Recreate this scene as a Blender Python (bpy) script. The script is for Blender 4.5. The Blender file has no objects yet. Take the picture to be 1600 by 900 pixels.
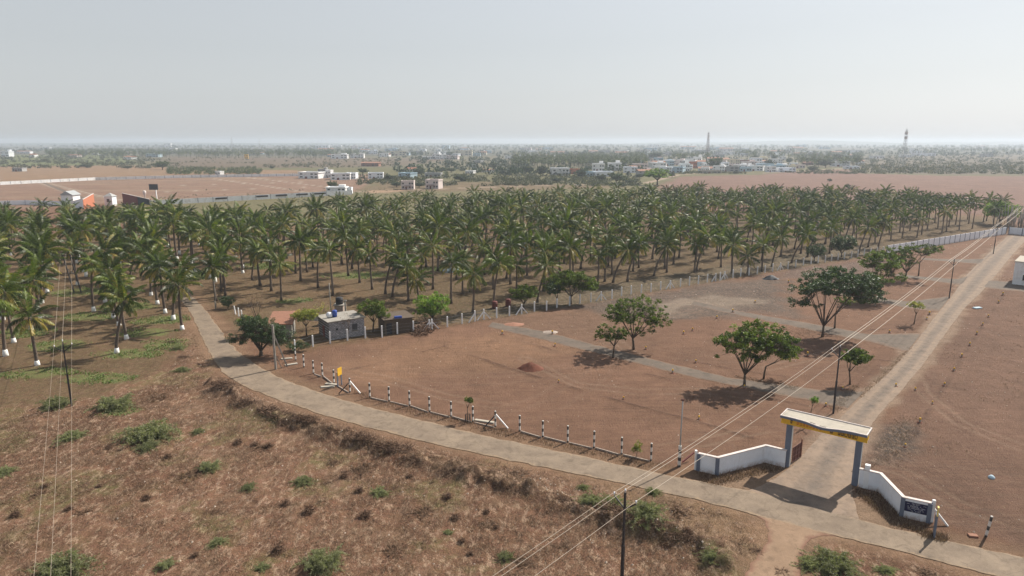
import bpy, math, random
import numpy as np
from mathutils import Vector, Matrix
R = math.radians
sc = bpy.context.scene
COL = sc.collection
random.seed(7)
rng = np.random.default_rng(11)

# ------------------------------------------------------------------ camera, sky, sun, exposure
CAM_H, FPX, HORIZON = 32.0, 1067.0, 221.0
PITCH = math.atan((450 - HORIZON) / FPX)
cam_d = bpy.data.cameras.new('camera')
cam = bpy.data.objects.new('camera', cam_d); COL.objects.link(cam)
cam.location = (0, 0, CAM_H)
cam.rotation_euler = (math.pi / 2 - PITCH, 0, 0)
cam_d.sensor_width = 36.0
cam_d.lens = 36.0 * FPX / 1600.0
cam_d.clip_start = 0.5
cam_d.clip_end = 40000
sc.camera = cam

SUN_EL, SUN_AZ = R(43), R(50)          # azimuth measured from +Y towards +X
world = bpy.data.worlds.new('World'); sc.world = world; world.use_nodes = True
nt = world.node_tree; nt.nodes.clear()
sky = nt.nodes.new('ShaderNodeTexSky'); sky.sky_type = 'NISHITA'; sky.sun_disc = False
sky.sun_elevation = SUN_EL; sky.sun_rotation = SUN_AZ
sky.altitude = 100; sky.air_density = 1.3; sky.dust_density = 1.3; sky.ozone_density = 1.0
hsv = nt.nodes.new('ShaderNodeHueSaturation'); hsv.inputs['Saturation'].default_value = 0.30
tint = nt.nodes.new('ShaderNodeMixRGB'); tint.blend_type = 'MULTIPLY'; tint.inputs[0].default_value = 1.0
tint.inputs[2].default_value = (0.965, 0.985, 1.03, 1)
bg = nt.nodes.new('ShaderNodeBackground'); bg.inputs[1].default_value = 0.077
wo = nt.nodes.new('ShaderNodeOutputWorld')
nt.links.new(sky.outputs[0], hsv.inputs['Color']); nt.links.new(hsv.outputs[0], tint.inputs[1])
tc = nt.nodes.new('ShaderNodeTexCoord'); sz_ = nt.nodes.new('ShaderNodeSeparateXYZ'); mr_ = nt.nodes.new('ShaderNodeMapRange')
mr_.inputs[1].default_value = 0.0; mr_.inputs[2].default_value = .55; mr_.inputs[3].default_value = .62; mr_.inputs[4].default_value = .08
veil = nt.nodes.new('ShaderNodeMixRGB'); veil.inputs[2].default_value = (5.75, 6.05, 6.25, 1)      # even high dust veil, thickest towards the horizon
nt.links.new(tc.outputs['Generated'], sz_.inputs[0]); nt.links.new(sz_.outputs[2], mr_.inputs[0]); nt.links.new(mr_.outputs[0], veil.inputs[0])
nt.links.new(tint.outputs[0], veil.inputs[1]); nt.links.new(veil.outputs[0], bg.inputs[0]); nt.links.new(bg.outputs[0], wo.inputs[0])

sl = bpy.data.lights.new('sun', 'SUN'); sl.energy = 5.0; sl.angle = R(0.6); sl.color = (1.0, 0.92, 0.80)
sun = bpy.data.objects.new('sun', sl); COL.objects.link(sun)
sdir = Vector((math.sin(SUN_AZ) * math.cos(SUN_EL), math.cos(SUN_AZ) * math.cos(SUN_EL), math.sin(SUN_EL)))
sun.rotation_euler = sdir.to_track_quat('Z', 'Y').to_euler()
sun.location = (60, 50, 90)
sc.view_settings.view_transform = 'Standard'; sc.view_settings.look = 'None'
sc.view_settings.exposure = 0.52; sc.view_settings.gamma = 1.0
sc.view_settings.use_curve_mapping = False
sc.cycles.max_bounces = 5; sc.cycles.diffuse_bounces = 2; sc.cycles.glossy_bounces = 2
sc.cycles.transmission_bounces = 3; sc.cycles.transparent_max_bounces = 6; sc.cycles.volume_bounces = 1
sc.cycles.use_denoising = True
sc.cycles.use_adaptive_sampling = True; sc.cycles.adaptive_threshold = 0.015

# ------------------------------------------------------------------ survey: photo pixel (1600x900) -> point on the plane z
_c, _s = math.cos(PITCH), math.sin(PITCH)
def W(x, y, z=0.0):
    X = (x - 800) / FPX; Y = (450 - y) / FPX
    d = (X, _c + Y * _s, -_s + Y * _c)
    t = (z - CAM_H) / d[2]
    return Vector((d[0] * t, d[1] * t, z))
def Wn(P, z=0.0):
    P = np.asarray(P, float)
    X = (P[:, 0] - 800) / FPX; Y = (450 - P[:, 1]) / FPX
    t = (z - CAM_H) / (-_s + Y * _c)
    return np.stack([X * t, (_c + Y * _s) * t], 1)
def hgt(yb, hp):                       # height in metres of something hp pixels tall standing at row yb
    return CAM_H * hp / (yb - HORIZON)

# ------------------------------------------------------------------ numpy noise
_perm = rng.random((256, 256))
def vnoise(x, y):
    xi = np.floor(x).astype(int); yi = np.floor(y).astype(int)
    fx = x - xi; fy = y - yi
    fx = fx * fx * (3 - 2 * fx); fy = fy * fy * (3 - 2 * fy)
    g = lambda a, b: _perm[a & 255, b & 255]
    return (g(xi, yi) * (1 - fx) + g(xi + 1, yi) * fx) * (1 - fy) + (g(xi, yi + 1) * (1 - fx) + g(xi + 1, yi + 1) * fx) * fy
def fbm(x, y, s, o=4):
    v = 0; a = .5; t = 0
    for k in range(o):
        v = v + a * vnoise(x / s + 17.3 * k, y / s + 9.1 * k); t += a; a *= .5; s *= .5
    return v / t
def sstep(a, b, x):
    t = np.clip((x - a) / (b - a), 0, 1); return t * t * (3 - 2 * t)
def sdf(px, py, poly):                 # signed distance (inside negative) to a polygon
    poly = np.asarray(poly, float); n = len(poly)
    d = np.full(px.shape, 1e18); ins = np.zeros(px.shape, bool)
    for i in range(n):
        a = poly[i]; b = poly[(i + 1) % n]
        e = b - a; wx = px - a[0]; wy = py - a[1]
        t = np.clip((wx * e[0] + wy * e[1]) / (e @ e + 1e-12), 0, 1)
        d = np.minimum(d, (wx - e[0] * t) ** 2 + (wy - e[1] * t) ** 2)
        c = (a[1] > py) != (b[1] > py)
        with np.errstate(divide='ignore', invalid='ignore'):
            xx = (b[0] - a[0]) * (py - a[1]) / (b[1] - a[1] + 1e-18) + a[0]
        ins ^= c & (px < xx)
    d = np.sqrt(d); return np.where(ins, -d, d)
def dline(px, py, line):
    line = np.asarray(line, float); d = np.full(px.shape, 1e18)
    for i in range(len(line) - 1):
        a = line[i]; b = line[i + 1]; e = b - a; wx = px - a[0]; wy = py - a[1]
        t = np.clip((wx * e[0] + wy * e[1]) / (e @ e + 1e-12), 0, 1)
        d = np.minimum(d, (wx - e[0] * t) ** 2 + (wy - e[1] * t) ** 2)
    return np.sqrt(d)

# ------------------------------------------------------------------ materials
def nodes_of(name):
    m = bpy.data.materials.new(name); m.use_nodes = True
    n = m.node_tree; b = n.nodes['Principled BSDF']; return m, n, b
def mixn(n, mode, fac, a, b):
    x = n.nodes.new('ShaderNodeMixRGB'); x.blend_type = mode
    for i, v in ((0, fac), (1, a), (2, b)):
        if hasattr(v, 'default_value') or hasattr(v, 'is_linked'): n.links.new(v, x.inputs[i])
        else: x.inputs[i].default_value = v if i == 0 else (tuple(v) + (1,) if len(v) == 3 else v)
    return x.outputs[0]
def noise(n, scale, detail=4, rough=.6, coord=None, dist=0.0):
    t = n.nodes.new('ShaderNodeTexNoise'); t.inputs['Scale'].default_value = scale
    t.inputs['Detail'].default_value = detail; t.inputs['Roughness'].default_value = rough
    t.inputs['Distortion'].default_value = dist
    if coord is not None: n.links.new(coord, t.inputs['Vector'])
    return t.outputs[0]
def ramp(n, src, stops):
    r = n.nodes.new('ShaderNodeValToRGB'); e = r.color_ramp.elements
    while len(e) < len(stops): e.new(.5)
    for k, (p, c) in enumerate(stops):
        e[k].position = p; e[k].color = (c, c, c, 1) if not hasattr(c, '__len__') else tuple(c) + (1,)
    n.links.new(src, r.inputs[0]); return r.outputs[0]
def maprange(n, src, a, b, c, d):
    r = n.nodes.new('ShaderNodeMapRange'); n.links.new(src, r.inputs[0])
    for i, v in enumerate((a, b, c, d)): r.inputs[i + 1].default_value = v
    return r.outputs[0]
def coords(n, scale=(1, 1, 1), rot=(0, 0, 0), kind='Object'):
    t = n.nodes.new('ShaderNodeTexCoord'); m = n.nodes.new('ShaderNodeMapping')
    m.inputs['Scale'].default_value = scale; m.inputs['Rotation'].default_value = rot
    n.links.new(t.outputs[kind], m.inputs[0]); return m.outputs[0]
def bump(n, b, h, strength=.5, dist=.05):
    u = n.nodes.new('ShaderNodeBump'); u.inputs['Strength'].default_value = strength; u.inputs['Distance'].default_value = dist
    n.links.new(h, u.inputs['Height']); n.links.new(u.outputs[0], b.inputs['Normal'])
def plain(name, col, rough=.8, var=.25, scale=2.0, bmp=.2, dirt=None, spec=.3, obj_var=0.0):
    m, n, b = nodes_of(name)
    co = coords(n)
    v = maprange(n, noise(n, scale, 6, .65, co), .3, .7, 1 - var, 1 + var)
    c = mixn(n, 'MULTIPLY', 1.0, col, v)
    if dirt:
        c = mixn(n, 'MIX', maprange(n, noise(n, scale * .35, 7, .7, co), .48, .72, 0, .75), c, dirt)
    if obj_var:
        oi = n.nodes.new('ShaderNodeObjectInfo')
        c = mixn(n, 'MULTIPLY', 1.0, c, maprange(n, oi.outputs['Random'], 0, 1, 1 - obj_var, 1 + obj_var))
    n.links.new(c, b.inputs['Base Color']); b.inputs['Roughness'].default_value = rough
    b.inputs['Specular IOR Level'].default_value = spec
    if bmp: bump(n, b, noise(n, scale * 6, 5, .6, co), bmp, .02)
    return m
def leafmat(name, lo, hi, rough=.45, trans=.25, spec=.5, yellow=None, obj_var=.15):
    """leaf colour from the mesh attribute 'tint' (colour of each leaf; palm fronds also carry painted crown shade)"""
    m, n, b = nodes_of(name)
    a = n.nodes.new('ShaderNodeAttribute'); a.attribute_name = 'tint'
    oi = n.nodes.new('ShaderNodeObjectInfo')
    stops = [(0.0, lo), (.75, hi)] + ([(1.0, yellow)] if yellow else [(1.0, hi)])
    c = ramp(n, a.outputs['Fac'], stops)
    c = mixn(n, 'MULTIPLY', 1.0, c, maprange(n, oi.outputs['Random'], 0, 1, 1 - obj_var, 1 + obj_var))
    n.links.new(c, b.inputs['Base Color']); b.inputs['Roughness'].default_value = rough
    b.inputs['Specular IOR Level'].default_value = spec
    t = n.nodes.new('ShaderNodeBsdfTranslucent'); n.links.new(mixn(n, 'MULTIPLY', 1.0, c, (1.3, 1.5, .7)), t.inputs[0])
    x = n.nodes.new('ShaderNodeMixShader'); x.inputs[0].default_value = trans
    out = n.nodes['Material Output']
    n.links.new(b.outputs[0], x.inputs[1]); n.links.new(t.outputs[0], x.inputs[2]); n.links.new(x.outputs[0], out.inputs[0])
    return m

M = {}
M['palm'] = leafmat('palm_leaf', (.007, .017, .002), (.098, .140, .013), .42, .24, .28, (.40, .29, .08))
M['palm_far'] = leafmat('palm_leaf_far', (.007, .017, .002), (.094, .134, .016), .45, .18, .3, (.30, .23, .09), 0)
M['leaf'] = leafmat('broad_leaf', (.024, .046, .005), (.13, .175, .022), .55, .28, .25, (.17, .23, .05))
M['leaf_bright'] = leafmat('bright_leaf', (.06, .12, .012), (.15, .25, .025), .5, .35, .4, (.26, .34, .05))
M['leaf_yellow'] = leafmat('yellowish_leaf', (.10, .12, .02), (.24, .24, .05), .5, .35, .4, (.4, .34, .07))
M['leaf_dark'] = leafmat('dark_leaf', (.026, .05, .018), (.062, .10, .032), .5, .2, .4, (.08, .11, .03))
M['leaf_far'] = leafmat('far_leaf', (.018, .036, .022), (.048, .072, .038), .6, .2, .3, (.12, .14, .05), 0)
M['scrub'] = leafmat('scrub_leaf', (.14, .150, .085), (.27, .275, .16), .6, .35, .2, (.28, .27, .13))
M['scrub_far'] = leafmat('scrub_far_leaf', (.060, .070, .048), (.13, .125, .085), .7, .2, .2, (.24, .19, .13), 0)
M['twig'] = leafmat('dead_twig', (.08, .046, .03), (.22, .14, .095), .8, .0, .2, (.24, .18, .13))
M['straw'] = leafmat('dry_straw', (.09, .05, .032), (.25, .165, .11), .8, .1, .2, (.42, .33, .23))
M['cover'] = leafmat('ground_cover_leaf', (.07, .11, .03), (.15, .20, .06), .6, .25, .3, (.25, .27, .10))
M['bark'] = plain('bark', (.10, .075, .055), .9, .35, 6, .5)
M['palm_bark'] = plain('palm_bark', (.13, .10, .08), .9, .35, 5, .5, obj_var=.2)
M['white'] = plain('white_paint', (.82, .83, .84), .7, .06, 1.2, .1, (.52, .48, .43))
M['whitewash'] = plain('whitewash', (.80, .80, .78), .85, .08, 3, .2, (.55, .48, .40))
m, n, b = nodes_of('white_wall_paint'); co = coords(n)
c = mixn(n, 'MULTIPLY', 1.0, (.78, .81, .86), maprange(n, noise(n, .8, 6, .65, co), .3, .7, .93, 1.07))
sxz = n.nodes.new('ShaderNodeSeparateXYZ'); n.links.new(co, sxz.inputs[0])
mud = n.nodes.new('ShaderNodeMath'); mud.operation = 'MULTIPLY'; n.links.new(maprange(n, sxz.outputs[2], 0, .55, 1, 0), mud.inputs[0]); n.links.new(maprange(n, noise(n, 3, 6, .75, co), .35, .6, 0, 1), mud.inputs[1])
c = mixn(n, 'MIX', mud.outputs[0], c, (.42, .30, .22))
c = mixn(n, 'MIX', maprange(n, noise(n, 1.0, 5, .7, coords(n, (5, 5, .5))), .56, .75, 0, .5), c, (.45, .44, .42))
n.links.new(c, b.inputs['Base Color']); b.inputs['Roughness'].default_value = .8; M['wallwhite'] = m
M['greypaint'] = plain('blue_grey_paint', (.14, .165, .22), .6, .1, 2, .1)
M['coping'] = plain('pale_pink_coping', (.62, .56, .54), .8, .12, 3, .2, (.4, .35, .3))
M['concrete'] = plain('weathered_concrete', (.30, .28, .25), .9, .2, 2.5, .3, (.17, .155, .135))
M['slab'] = plain('pale_concrete', (.40, .365, .31), .9, .1, 2.0, .2, (.27, .245, .21))
M['yellow'] = plain('yellow_paint', (.72, .42, .03), .6, .1, 3, .1)
M['yellowpale'] = plain('pale_yellow_paint', (.72, .58, .20), .7, .1, 3, .1)
M['navy'] = plain('navy_board', (.012, .016, .06), .4, .1, 2, 0)
M['letter'] = plain('white_lettering', (.72, .74, .80), .6, .05, 2, 0)
M['letterdark'] = plain('dark_lettering', (.035, .02, .02), .6, .05, 2, 0)
M['letterred'] = plain('orange_red_lettering', (.50, .12, .03), .6, .05, 2, 0)
M['rustbrown'] = plain('brown_sheet_metal', (.13, .055, .045), .7, .2, 4, .2)
M['orange'] = plain('orange_paint', (.46, .165, .09), .7, .08, 1, .1)
M['maroon'] = plain('maroon_paint', (.16, .05, .045), .7, .1, 1, .1)
M['charcoal'] = plain('charcoal_paint', (.045, .05, .06), .7, .1, 1, .1)
M['black'] = plain('black_paint', (.025, .025, .03), .6, .15, 4, .1)
M['iron'] = plain('dark_iron', (.035, .032, .035), .55, .2, 6, .1)
M['steel'] = plain('galvanised_steel', (.34, .36, .37), .5, .15, 6, .1)
M['wire'] = plain('aluminium_cable', (.42, .35, .28), .5, .08, 1, 0, spec=.5)
M['pinkwhite'] = plain('pinkish_white_paint', (.66, .58, .56), .8, .08, .5, .1, (.5, .42, .4))
M['cream'] = plain('cream_paint', (.62, .56, .42), .8, .08, .5, .1)
M['bluewhite'] = plain('pale_blue_paint', (.42, .54, .62), .8, .08, .5, .1)
M['greyhouse'] = plain('grey_plaster', (.36, .36, .36), .85, .12, .5, .1)
M['tile'] = plain('clay_tile', (.27, .135, .09), .85, .2, 3, .3)
M['glass'] = plain('dark_window', (.04, .05, .06), .25, .2, 1, 0, spec=.5)
M['blue'] = plain('blue_plastic', (.03, .07, .30), .4, .1, 3, 0)
M['redsoil'] = plain('dark_red_soil', (.13, .050, .032), .95, .3, 2, .6)
M['rubble'] = plain('rubble_stone', (.34, .28, .24), .9, .3, 4, .4)
M['pebble'] = plain('pale_pebble', (.5, .42, .34), .9, .25, 4, .2)
M['gravel'] = None

# block wall (grey-white cement blocks with dark joints)
m, n, b = nodes_of('whitewashed_block'); co = coords(n)
br = n.nodes.new('ShaderNodeTexBrick'); n.links.new(coords(n, rot=(R(90), 0, 0)), br.inputs['Vector'])
br.inputs['Scale'].default_value = 1.0; br.inputs['Brick Width'].default_value = .5; br.inputs['Row Height'].default_value = .22
br.inputs['Mortar Size'].default_value = .03
br.inputs['Color1'].default_value = (.40, .40, .42, 1); br.inputs['Color2'].default_value = (.26, .26, .28, 1); br.inputs['Mortar'].default_value = (.09, .085, .085, 1)
c = mixn(n, 'MULTIPLY', 1.0, br.outputs[0], maprange(n, noise(n, 3, 6, .7, co), .3, .7, .55, 1.5))
n.links.new(c, b.inputs['Base Color']); b.inputs['Roughness'].default_value = .9
M['block'] = m

# ground: soil colour from the vertex attribute 'soil', broken up by procedural noise; 'litter' and 'green' steer dry litter and grass
m, n, b = nodes_of('soil'); co = coords(n); cs = coords(n, (1, .45, 1), (0, 0, R(25)))
at = n.nodes.new('ShaderNodeAttribute'); at.attribute_name = 'soil'
al = n.nodes.new('ShaderNodeAttribute'); al.attribute_name = 'litter'
ag = n.nodes.new('ShaderNodeAttribute'); ag.attribute_name = 'green'
base = mixn(n, 'MULTIPLY', 1.0, mixn(n, 'MULTIPLY', 1.0, at.outputs['Color'], (.62, .62, .62)), maprange(n, noise(n, .06, 5, .6, co), .3, .7, .85, 1.15))
base = mixn(n, 'MULTIPLY', 1.0, base, maprange(n, noise(n, 3.5, 5, .75, co), .3, .7, .83, 1.17))
base = mixn(n, 'MULTIPLY', 1.0, base, maprange(n, noise(n, .6, 4, .7, co), .3, .7, .9, 1.1))
base = mixn(n, 'MULTIPLY', 1.0, base, maprange(n, noise(n, 1.0, 6, .7, coords(n, (.18, 2.2, 1), (0, 0, R(40)))), .3, .7, .82, 1.18))
base = mixn(n, 'MULTIPLY', 1.0, base, maprange(n, noise(n, .25, 6, .7, co), .3, .7, .84, 1.16))
base = mixn(n, 'MIX', ramp(n, noise(n, 5, 6, .8, co), [(.60, 0), (.70, .35)]), base, (.30, .215, .155))
fine = noise(n, 1.9, 10, .78, cs, .15)
lit = mixn(n, 'MIX', ramp(n, fine, [(.51, 0), (.58, .9)]), base, (.36, .245, .175))
lit = mixn(n, 'MIX', ramp(n, noise(n, 1.5, 9, .8, co, .3), [(.36, .95), (.43, 0)]), lit, (.06, .028, .018))  # near-black cracks: painted shadow between the litter clumps
lit = mixn(n, 'MULTIPLY', 1.0, lit, ramp(n, noise(n, 7, 6, .8, co), [(.36, .55), (.55, 1.15)]))
lit = mixn(n, 'MIX', ramp(n, noise(n, .22, 6, .7, co), [(.50, 0), (.66, .45)]), lit, (.22, .145, .10))
c = mixn(n, 'MIX', al.outputs['Fac'], base, lit)
gm = n.nodes.new('ShaderNodeMath'); gm.operation = 'MULTIPLY'; n.links.new(ag.outputs['Fac'], gm.inputs[0])
n.links.new(ramp(n, noise(n, 1.1, 8, .8, co), [(.38, 0), (.56, 1)]), gm.inputs[1])
gcol = mixn(n, 'MIX', noise(n, 5, 4, .7, co), (.07, .10, .028), (.19, .19, .075))
c = mixn(n, 'MIX', gm.outputs[0], c, gcol)
n.links.new(c, b.inputs['Base Color']); b.inputs['Roughness'].default_value = .95; b.inputs['Specular IOR Level'].default_value = .15
hb = mixn(n, 'MIX', .5, noise(n, 2.0, 8, .78, cs), noise(n, 7, 5, .75, co))
bump(n, b, hb, 1.0, .35)
M['soil'] = m

def roadmat(name, a, bcol, dust, rot=0.0, dustlo=.45):
    m, n, b = nodes_of(name); co = coords(n)
    c = mixn(n, 'MIX', ramp(n, noise(n, .35, 7, .7, co), [(.35, 0), (.65, 1)]), a, bcol)
    at = n.nodes.new('ShaderNodeAttribute'); at.attribute_name = 'edge'
    ad = n.nodes.new('ShaderNodeMath'); ad.operation = 'ADD'
    n.links.new(at.outputs['Fac'], ad.inputs[0]); n.links.new(maprange(n, noise(n, .8, 7, .75, co), .3, .7, -.35, .35), ad.inputs[1])
    c = mixn(n, 'MIX', ramp(n, ad.outputs[0], [(dustlo, 0), (.95, 1)]), c, dust)
    c = mixn(n, 'MULTIPLY', 1.0, c, maprange(n, noise(n, 14, 3, .7, co), .3, .7, .88, 1.12))
    c = mixn(n, 'MULTIPLY', 1.0, c, ramp(n, noise(n, .9, 8, .75, co, .8), [(.34, .72), (.5, 1.05)]))
    vo = n.nodes.new('ShaderNodeTexVoronoi'); vo.feature = 'DISTANCE_TO_EDGE'; vo.inputs['Scale'].default_value = .32; n.links.new(mixn(n, 'ADD', .35, co, noise(n, 1.2, 4, .7, co)), vo.inputs['Vector'])
    c = mixn(n, 'MIX', ramp(n, vo.outputs['Distance'], [(0, .28 if 'asphalt' in name else 0), (.012, 0)]), c, (.08, .065, .05))
    n.links.new(c, b.inputs['Base Color']); b.inputs['Roughness'].default_value = .92; b.inputs['Specular IOR Level'].default_value = .2
    bump(n, b, noise(n, 8, 5, .7, co), .3, .03); return m
M['asphalt'] = roadmat('dusty_asphalt', (.162, .126, .096), (.238, .187, .139), (.25, .185, .128), dustlo=.72)
M['lane'] = roadmat('worn_lane', (.105, .086, .074), (.17, .137, .112), (.25, .185, .137), dustlo=.0)
M['gravelroad'] = roadmat('grey_gravel', (.105, .086, .072), (.15, .118, .094), (.165, .105, .072))
M['track'] = roadmat('sandy_track', (.27, .185, .125), (.20, .135, .09), (.18, .10, .07))

# ------------------------------------------------------------------ building helpers
def tag(o, label=None, cat=None, group=None, kind=None):
    if cat and not kind: kind = 'thing'
    for k, v in (('label', label), ('category', cat), ('group', group), ('kind', kind)):
        if v: o[k] = v
    return o
def empty(name, loc, rz=0.0, label=None, cat=None, group=None):
    o = bpy.data.objects.new(name, None); COL.objects.link(o); o.location = loc; o.rotation_euler = (0, 0, rz)
    o.empty_display_size = .3
    return tag(o, label, cat, group)
def np_mesh(name, V, F, mats, attrs=None, mi=None):
    V = np.asarray(V, np.float32); F = np.asarray(F, np.int32); k = F.shape[1]
    me = bpy.data.meshes.new(name)
    me.vertices.add(len(V)); me.vertices.foreach_set('co', V.ravel())
    me.loops.add(F.size); me.loops.foreach_set('vertex_index', F.ravel())
    me.polygons.add(len(F)); me.polygons.foreach_set('loop_start', np.arange(0, F.size, k, dtype=np.int32))
    if mi is not None: me.polygons.foreach_set('material_index', np.asarray(mi, np.int32))
    me.update(calc_edges=True)
    for an, av in (attrs or {}).items():
        av = np.asarray(av, np.float32)
        if av.ndim == 1:
            a = me.attributes.new(an, 'FLOAT', 'POINT'); a.data.foreach_set('value', av)
        else:
            a = me.attributes.new(an, 'FLOAT_COLOR', 'POINT')
            a.data.foreach_set('color', np.concatenate([av, np.ones((len(av), 1), np.float32)], 1).ravel())
    for mm in (mats if isinstance(mats, (list, tuple)) else [mats]): me.materials.append(mm)
    return me
def link(name, me, parent=None, loc=(0, 0, 0), rz=0.0):
    o = bpy.data.objects.new(name, me); COL.objects.link(o); o.parent = parent; o.location = loc; o.rotation_euler = (0, 0, rz)
    return o
class MB:
    def __init__(s): s.v = []; s.f = []; s.m = []; s.sm = []
    def add(s, vs, fs, mi=0, smooth=False):
        k = len(s.v); s.v += [tuple(v) for v in vs]; s.f += [tuple(i + k for i in f) for f in fs]; s.m += [mi] * len(fs); s.sm += [smooth] * len(fs)
        return s
    def box(s, c, d, rz=0.0, mi=0, rot=None, taper=1.0, bev=0.0):
        x, y, z = d[0] / 2, d[1] / 2, d[2] / 2
        if bev:                                       # chamfered vertical edges and top
            q = []
            for zz, sh in ((-z, 0), (z - bev, 0), (z, bev)):
                t = taper if zz > 0 else 1
                X, Y = x * t - sh, y * t - sh
                for sx, sy in ((-1, -1), (1, -1), (1, 1), (-1, 1)):
                    a = (sx * (X - bev), sy * Y); c2 = (sx * X, sy * (Y - bev))
                    pr = (c2, a) if sx * sy > 0 else (a, c2)
                    if sx * sy > 0: pr = (c2, a) if sx > 0 else (c2, a)
                    q += [(p[0], p[1], zz) for p in pr]
            # order ring by angle
            vs = []
            for k in range(3):
                ring = sorted(q[k * 8:(k + 1) * 8], key=lambda p: math.atan2(p[1], p[0])); vs += ring
            fs = [tuple(range(7, -1, -1)), tuple(range(16, 24))]
            for k in range(2):
                for i in range(8):
                    j = (i + 1) % 8; fs.append((k * 8 + i, k * 8 + j, k * 8 + 8 + j, k * 8 + 8 + i))
        else:
            vs = [(-x, -y, -z), (x, -y, -z), (x, y, -z), (-x, y, -z), (-x * taper, -y * taper, z), (x * taper, -y * taper, z), (x * taper, y * taper, z), (-x * taper, y * taper, z)]
            fs = [(0, 3, 2, 1), (4, 5, 6, 7), (0, 1, 5, 4), (1, 2, 6, 5), (2, 3, 7, 6), (3, 0, 4, 7)]
        m4 = (rot.to_matrix() if rot else Matrix.Rotation(rz, 3, 'Z'))
        return s.add([m4 @ Vector(v) + Vector(c) for v in vs], fs, mi)
    def tube(s, pts, rad, seg=6, mi=0, cap=True, smooth=True):
        pts = [Vector(p) for p in pts]; rad = rad if hasattr(rad, '__len__') else [rad] * len(pts)
        vs = []; up = Vector((0, 0, 1)); prev = None
        for i, p in enumerate(pts):
            t = (pts[min(i + 1, len(pts) - 1)] - pts[max(i - 1, 0)]).normalized()
            if prev is None: prev = t.orthogonal().normalized()
            a = (prev - t * prev.dot(t)).normalized(); prev = a; bb = t.cross(a)
            for k in range(seg):
                an = 2 * math.pi * k / seg; vs.append(p + (a * math.cos(an) + bb * math.sin(an)) * rad[i])
        fs = []
        for i in range(len(pts) - 1):
            for k in range(seg):
                j = (k + 1) % seg; fs.append((i * seg + k, i * seg + j, (i + 1) * seg + j, (i + 1) * seg + k))
        if cap: fs += [tuple(range(seg - 1, -1, -1)), tuple(range((len(pts) - 1) * seg, len(pts) * seg))]
        return s.add(vs, fs, mi, smooth)
    def beam(s, a, b, w, h, mi=0):                    # rectangular bar between two points
        a, b = Vector(a), Vector(b); t = (b - a); L = t.length; q = t.to_track_quat('X', 'Z')
        return s.box((a + b) / 2, (L, w, h), rot=q, mi=mi)
    def prism(s, poly, z0, z1, mi=0):
        n = len(poly); vs = [(p[0], p[1], z0) for p in poly] + [(p[0], p[1], z1) for p in poly]
        return s.add(vs, [tuple(range(n - 1, -1, -1)), tuple(range(n, 2 * n))] + [(i, (i + 1) % n, n + (i + 1) % n, n + i) for i in range(n)], mi)
    def mesh(s, name, mats):
        me = bpy.data.meshes.new(name); me.from_pydata(s.v, [], s.f)
        for mm in (mats if isinstance(mats, (list, tuple)) else [mats]): me.materials.append(mm)
        me.polygons.foreach_set('material_index', s.m); me.polygons.foreach_set('use_smooth', s.sm); me.update(); return me
    def build(s, name, mats, parent=None, loc=(0, 0, 0), rz=0.0):
        return link(name, s.mesh(name, mats), parent, loc, rz)
def dup(root, loc, rz=0.0, scale=1.0, label=None, group=None):
    r = root.copy(); COL.objects.link(r); r.location = loc; r.rotation_euler = (0, 0, rz)
    r.scale = (scale,) * 3 if not hasattr(scale, '__len__') else scale
    if label: r['label'] = label
    if group: r['group'] = group
    for ch in list(root.children):
        c = ch.copy(); COL.objects.link(c); c.parent = r
        for g in list(ch.children):
            d = g.copy(); COL.objects.link(d); d.parent = c
    return r

# ------------------------------------------------------------------ terrain
RED = np.array((.245, .132, .086)); PLOT = np.array((.265, .148, .098)); PLOT2 = np.array((.175, .093, .068)); TAN = np.array((.34, .215, .135))
FORE = np.array((.275, .142, .094)); GROVE = np.array((.195, .112, .07)); GREY = np.array((.165, .125, .102)); PALE = np.array((.32, .255, .20))
BUFF = np.array((.34, .22, .14)); PINK = np.array((.30, .19, .14)); OLIVE = np.array((.17, .145, .085)); FIELD = np.array((.26, .155, .12))
FAR = np.array((.13, .125, .085)); SCRUB = np.array((.17, .135, .105))

ROAD_UP = [(262, 415), (272, 432), (296, 458), (322, 485), (340, 510), (362, 540), (385, 560), (415, 578), (440, 592), (500, 613), (560, 632), (640, 652), (720, 672), (800, 690), (880, 706), (960, 724), (1040, 742), (1100, 754), (1170, 766), (1260, 790), (1340, 812), (1420, 832), (1520, 853), (1600, 871), (1800, 915), (2300, 1020)]
ROAD_LO = [(244, 417), (252, 434), (276, 460), (297, 487), (312, 520), (326, 550), (345, 580), (375, 601), (420, 619), (480, 641), (550, 661), (630, 682), (720, 703), (800, 720), (880, 736), (960, 753), (1030, 768), (1090, 780), (1150, 797), (1220, 815), (1300, 835), (1400, 860), (1500, 885), (1570, 903), (1770, 955), (2300, 1090)]
LANE_L = [(1165, 769), (1215, 748), (1240, 728), (1264, 700), (1289, 672), (1318, 648), (1347, 620), (1393, 578), (1427, 540), (1457, 500), (1486, 465), (1510, 430), (1535, 405), (1560, 382), (1576, 368)]
LANE_R = [(1345, 815), (1330, 780), (1330, 745), (1345, 700), (1366, 655), (1399, 620), (1438, 575), (1478, 520), (1506, 482), (1535, 455), (1560, 425), (1580, 400), (1598, 380), (1608, 368)]
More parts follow.
